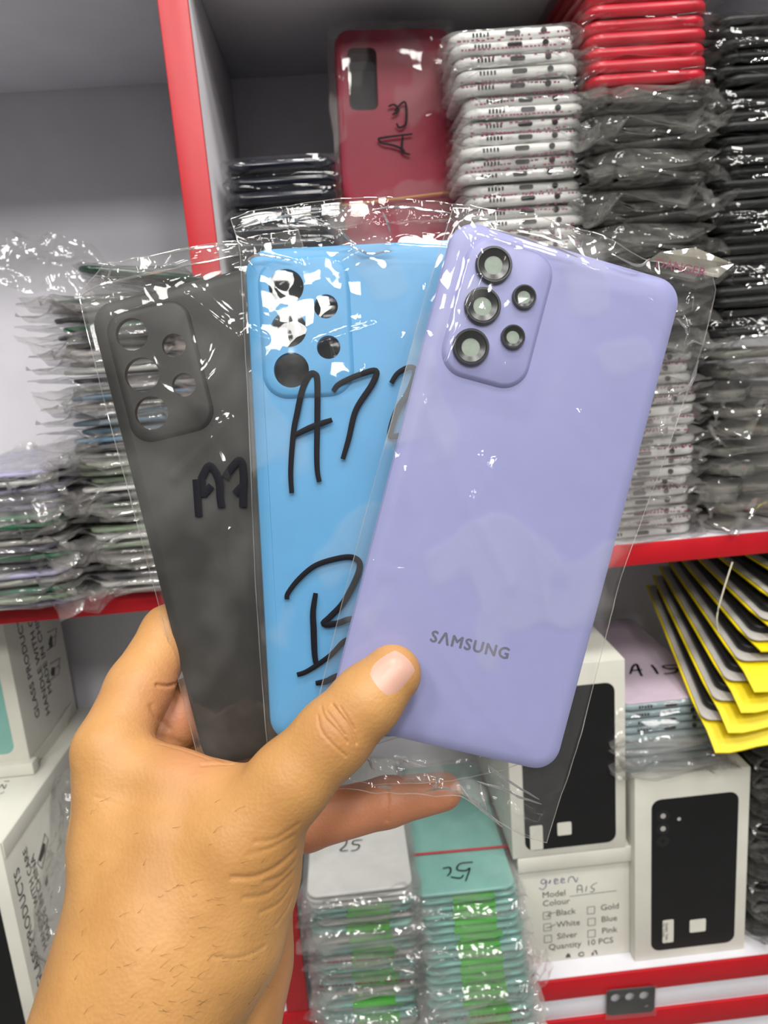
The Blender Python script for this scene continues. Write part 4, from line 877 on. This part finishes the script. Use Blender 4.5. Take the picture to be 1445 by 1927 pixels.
# skin folds: (pixel path, width mm, depth mm)
FOLDS = [([(604, 1330), (612, 1352), (634, 1374), (654, 1398)], 0.45, 0.35), ([(626, 1327), (641, 1346), (660, 1371), (671, 1400)], 0.5, 0.45), ([(598, 1346), (604, 1374), (625, 1400), (652, 1424)], 0.45, 0.25), ([(640, 1330), (653, 1350), (668, 1374)], 0.4, 0.25), ([(615, 1338), (630, 1358), (650, 1384)], 0.35, 0.25),
         ([(290, 1385), (330, 1394), (380, 1414), (428, 1436)], 1.2, 0.25), ([(380, 1440), (410, 1438), (438, 1438)], 0.8, 0.4), ([(296, 1289), (318, 1291), (340, 1284)], 0.7, 0.8), ([(285, 1330), (296, 1350), (318, 1372)], 1.2, 0.4), ([(300, 1400), (350, 1414), (395, 1430)], 0.7, 0.18),
         ([(470, 1607), (510, 1596), (553, 1572)], 0.9, 0.22), ([(438, 1652), (480, 1650), (520, 1632), (557, 1600)], 1.0, 0.42), ([(500, 1660), (530, 1648), (555, 1622)], 0.9, 0.25), ([(480, 1585), (520, 1578), (562, 1550)], 0.9, 0.22), ([(460, 1690), (505, 1682), (552, 1640)], 0.9, 0.25), ([(490, 1718), (525, 1700), (549, 1668)], 0.8, 0.22), ([(400, 1801), (450, 1803), (500, 1780)], 0.7, 0.20), ([(520, 1740), (540, 1712), (549, 1690)], 0.8, 0.2),
         ([(728, 1470), (729, 1510), (728, 1545)], 0.9, 0.4), ([(180, 1500), (240, 1520), (300, 1540)], 0.6, 0.12)]
segs = []
for path, wd, dp in FOLDS:
    pp = [on_hand(x, y) for x, y in [(q.x, q.y) for q in smooth_path([(x, y, 0) for x, y in path], 5)]]; pp = [q for q in pp if q is not None]
    if len(pp) > 1: segs.append((pp, wd*Z, dp*Z))
pts_ = [(q, i) for i, (pp, _, _) in enumerate(segs) for a, b in zip(pp, pp[1:]) for q in (a, a.lerp(b, 0.33), a.lerp(b, 0.66))]
kd = KDTree(len(pts_))
for i, (q, _) in enumerate(pts_): kd.insert(q, i)
kd.balance()
for rad in (0.0030, 0.0022):
    es = [e for e in bm.edges if kd.find((e.verts[0].co + e.verts[1].co)/2)[2] < rad]
    bmesh.ops.subdivide_edges(bm, edges=es, cuts=1, use_grid_fill=True, smooth=0.0)
bmesh.ops.triangulate(bm, faces=[f for f in bm.faces if len(f.verts) > 4])
bm.normal_update()
mv = []
for v in bm.verts:
    best = {}
    for co, i, dist in kd.find_range(v.co, 0.0032):
        k = pts_[i][1]; best[k] = min(best.get(k, 9), dist)
    if best: mv.append((v, v.normal.copy(), sum(segs[k][2]*(1.0*math.exp(-(d_/segs[k][1])**2) - 0.12*math.exp(-(d_/(2.6*segs[k][1]))**2)) for k, d_ in best.items())))
for v, n_, a in mv: v.co -= n_*a
root = thing('person', O + Vector(H3(330, 1770, 217)), 'person reaching in from below, bare left hand holding three bagged phone backs', 'person')
me = bpy.data.meshes.new('hand'); bm.to_mesh(me); bm.free()
me.transform(Matrix.Translation(-Vector(H3(330, 1770, 217))))
me.polygons.foreach_set('use_smooth', [True]*len(me.polygons))
# skin tone attribute: pinker palm side and finger pads, browner knuckle
tone = me.attributes.new('tone', 'FLOAT', 'POINT'); kn = me.attributes.new('knuckle', 'FLOAT', 'POINT')
co = np.empty(len(me.vertices)*3); me.vertices.foreach_get('co', co); co = co.reshape(-1, 3) + H3(330, 1770, 217)
def blob(c, r_): return np.exp(-(np.linalg.norm(co - H3(*c), axis=1)/r_)**2)
pink = blob((345, 1340, 250), 0.018) + 1.0*blob((600, 1545, 256), 0.020) + 1.0*blob((720, 1510, 256), 0.020) + 1.1*blob((850, 1488, 256), 0.016) + 0.6*blob((540, 1800, 250), 0.022) + 0.5*blob((380, 1420, 222), 0.012)
kn_ = blob((632, 1368, 204), 0.0085)
tone.data.foreach_set('value', np.clip(pink, 0, 1).astype(np.float32)); kn.data.foreach_set('value', np.clip(kn_, 0, 1).astype(np.float32))
def skin():
    m = bpy.data.materials.new('skin'); m.use_nodes = True; nt = m.node_tree; N, K = nt.nodes, nt.links; b = N['Principled BSDF']
    tc = N.new('ShaderNodeTexCoord')
    def nz(sc, det): n_ = N.new('ShaderNodeTexNoise'); n_.inputs['Scale'].default_value = sc; n_.inputs['Detail'].default_value = det; K.new(tc.outputs['Object'], n_.inputs['Vector']); return n_
    n1 = nz(38, 5); cr = N.new('ShaderNodeValToRGB'); cr.color_ramp.elements[0].color = srgb(180, 130, 75); cr.color_ramp.elements[1].color = srgb(202, 151, 92); cr.color_ramp.elements[0].position = 0.32; cr.color_ramp.elements[1].position = 0.68
    K.new(n1.outputs['Fac'], cr.inputs['Fac']); prev = cr.outputs['Color']
    for att, col, f_ in (('tone', srgb(206, 136, 104), 0.85), ('knuckle', srgb(160, 104, 60), 0.6)):
        at = N.new('ShaderNodeAttribute'); at.attribute_name = att; mx = N.new('ShaderNodeMix'); mx.data_type = 'RGBA'; mu = N.new('ShaderNodeMath'); mu.operation = 'MULTIPLY'; mu.inputs[1].default_value = f_
        K.new(at.outputs['Fac'], mu.inputs[0]); K.new(mu.outputs[0], mx.inputs['Factor']); K.new(prev, mx.inputs['A']); mx.inputs['B'].default_value = col; prev = mx.outputs['Result']
    K.new(prev, b.inputs['Base Color']); b.inputs['Roughness'].default_value = 0.48; b.inputs['Specular IOR Level'].default_value = 0.4
    b.inputs['Subsurface Weight'].default_value = 0.0; b.inputs['Subsurface Radius'].default_value = (0.004, 0.0016, 0.0008); b.inputs['Subsurface Scale'].default_value = 1.0
    vo = N.new('ShaderNodeTexVoronoi'); vo.inputs['Scale'].default_value = 900; K.new(tc.outputs['Object'], vo.inputs['Vector']); n2 = nz(260, 6)
    ad = N.new('ShaderNodeMath'); ad.operation = 'MULTIPLY_ADD'; ad.inputs[1].default_value = 0.5; K.new(vo.outputs['Distance'], ad.inputs[0]); K.new(n2.outputs['Fac'], ad.inputs[2])
    bp = N.new('ShaderNodeBump'); bp.inputs['Strength'].default_value = 0.35; bp.inputs['Distance'].default_value = 0.0004; K.new(ad.outputs[0], bp.inputs['Height']); K.new(bp.outputs['Normal'], b.inputs['Normal']); return m
M['skin'] = skin(); M['nail'] = mat('fingernail', (206, 160, 142), 0.36, 0.04, 90, spec=0.5, coat=0.0); M['hair'] = mat('dark_body_hair', (60, 40, 26), 0.6, 0.1, 90)
me.materials.append(M['skin']); body = link('hand', me, root)
base = O + Vector(H3(330, 1770, 217))
# thumbnail: a shell that follows the thumb tip
A_, B2_, C2_, D2_ = (684, 1258), (743, 1216), (790, 1262), (734, 1324)     # base-left, tip-left, tip-right, base-right
nn = 16; V = []
for j in range(nn + 1):
    for i in range(nn + 1):
        u, v = i/nn, j/nn; uu, vv = 2*u - 1, 2*v - 1
        k = 1 - 0.10*(uu*uu*vv*vv)*1.6; u2 = 0.5 + 0.5*uu*math.sqrt(1 - 0.30*vv*vv if vv < 0 else 1 - 0.22*vv*vv); v2 = 0.5 + 0.5*vv*math.sqrt(1 - 0.34*uu*uu)
        x = (A_[0]*(1-v2) + B2_[0]*v2)*(1-u2) + (D2_[0]*(1-v2) + C2_[0]*v2)*u2; y = (A_[1]*(1-v2) + B2_[1]*v2)*(1-u2) + (D2_[1]*(1-v2) + C2_[1]*v2)*u2
        h_ = on_hand(x, y); h_ = h_ if h_ is not None else Vector(H3(x, y, 214))
        V.append(h_ - ray(x, y).normalized()*(0.00045*max(0, 1 - abs(uu)**4)*min(1, 0.4 + v*1.6) - 0.00012) - base + O)
n1 = nn + 1; Fc = [(j*n1+i, j*n1+i+1, (j+1)*n1+i+1, (j+1)*n1+i) for j in range(nn) for i in range(nn)]
off = len(V); V += [v + ray(735, 1265).normalized()*0.0006 for v in V]; Fc += [tuple(off + i for i in reversed(f)) for f in Fc]
nl = link('thumbnail', mesh('thumbnail', V, Fc, M['nail'], True), root); nl['label'] = 'pinkish thumbnail'
# sparse dark hairs over wrist and back of the hand
rng = random.Random(5); b = MB(); cnt = 0
while cnt < 110:
    x, y = rng.uniform(95, 520), rng.uniform(1500, 1925)
    if rng.random() > 0.25 + 0.75*max(0, (y - 1600)/325)*max(0.2, (480 - x)/400): continue
    h_ = on_hand(x, y)
    if h_ is None: continue
    dr = ray(x + rng.uniform(4, 14)*1.0, y - rng.uniform(-3, 9)) - ray(x, y); dr.normalize(); ln = rng.uniform(0.002, 0.005); lift_ = -ray(x, y).normalized()
    cv = Vector((rng.uniform(-1, 1), 0, rng.uniform(-1, 1)))*0.0006
    b.tube([h_ - base + O + lift_*(-0.0002), h_ - base + O + dr*ln*0.5 + lift_*0.0003 + cv, h_ - base + O + dr*ln + lift_*0.0002], [0.00004, 0.000032, 0.000015], 4); cnt += 1
hr = b.build('arm_hair', M['hair'], root); hr['kind'] = 'stuff'
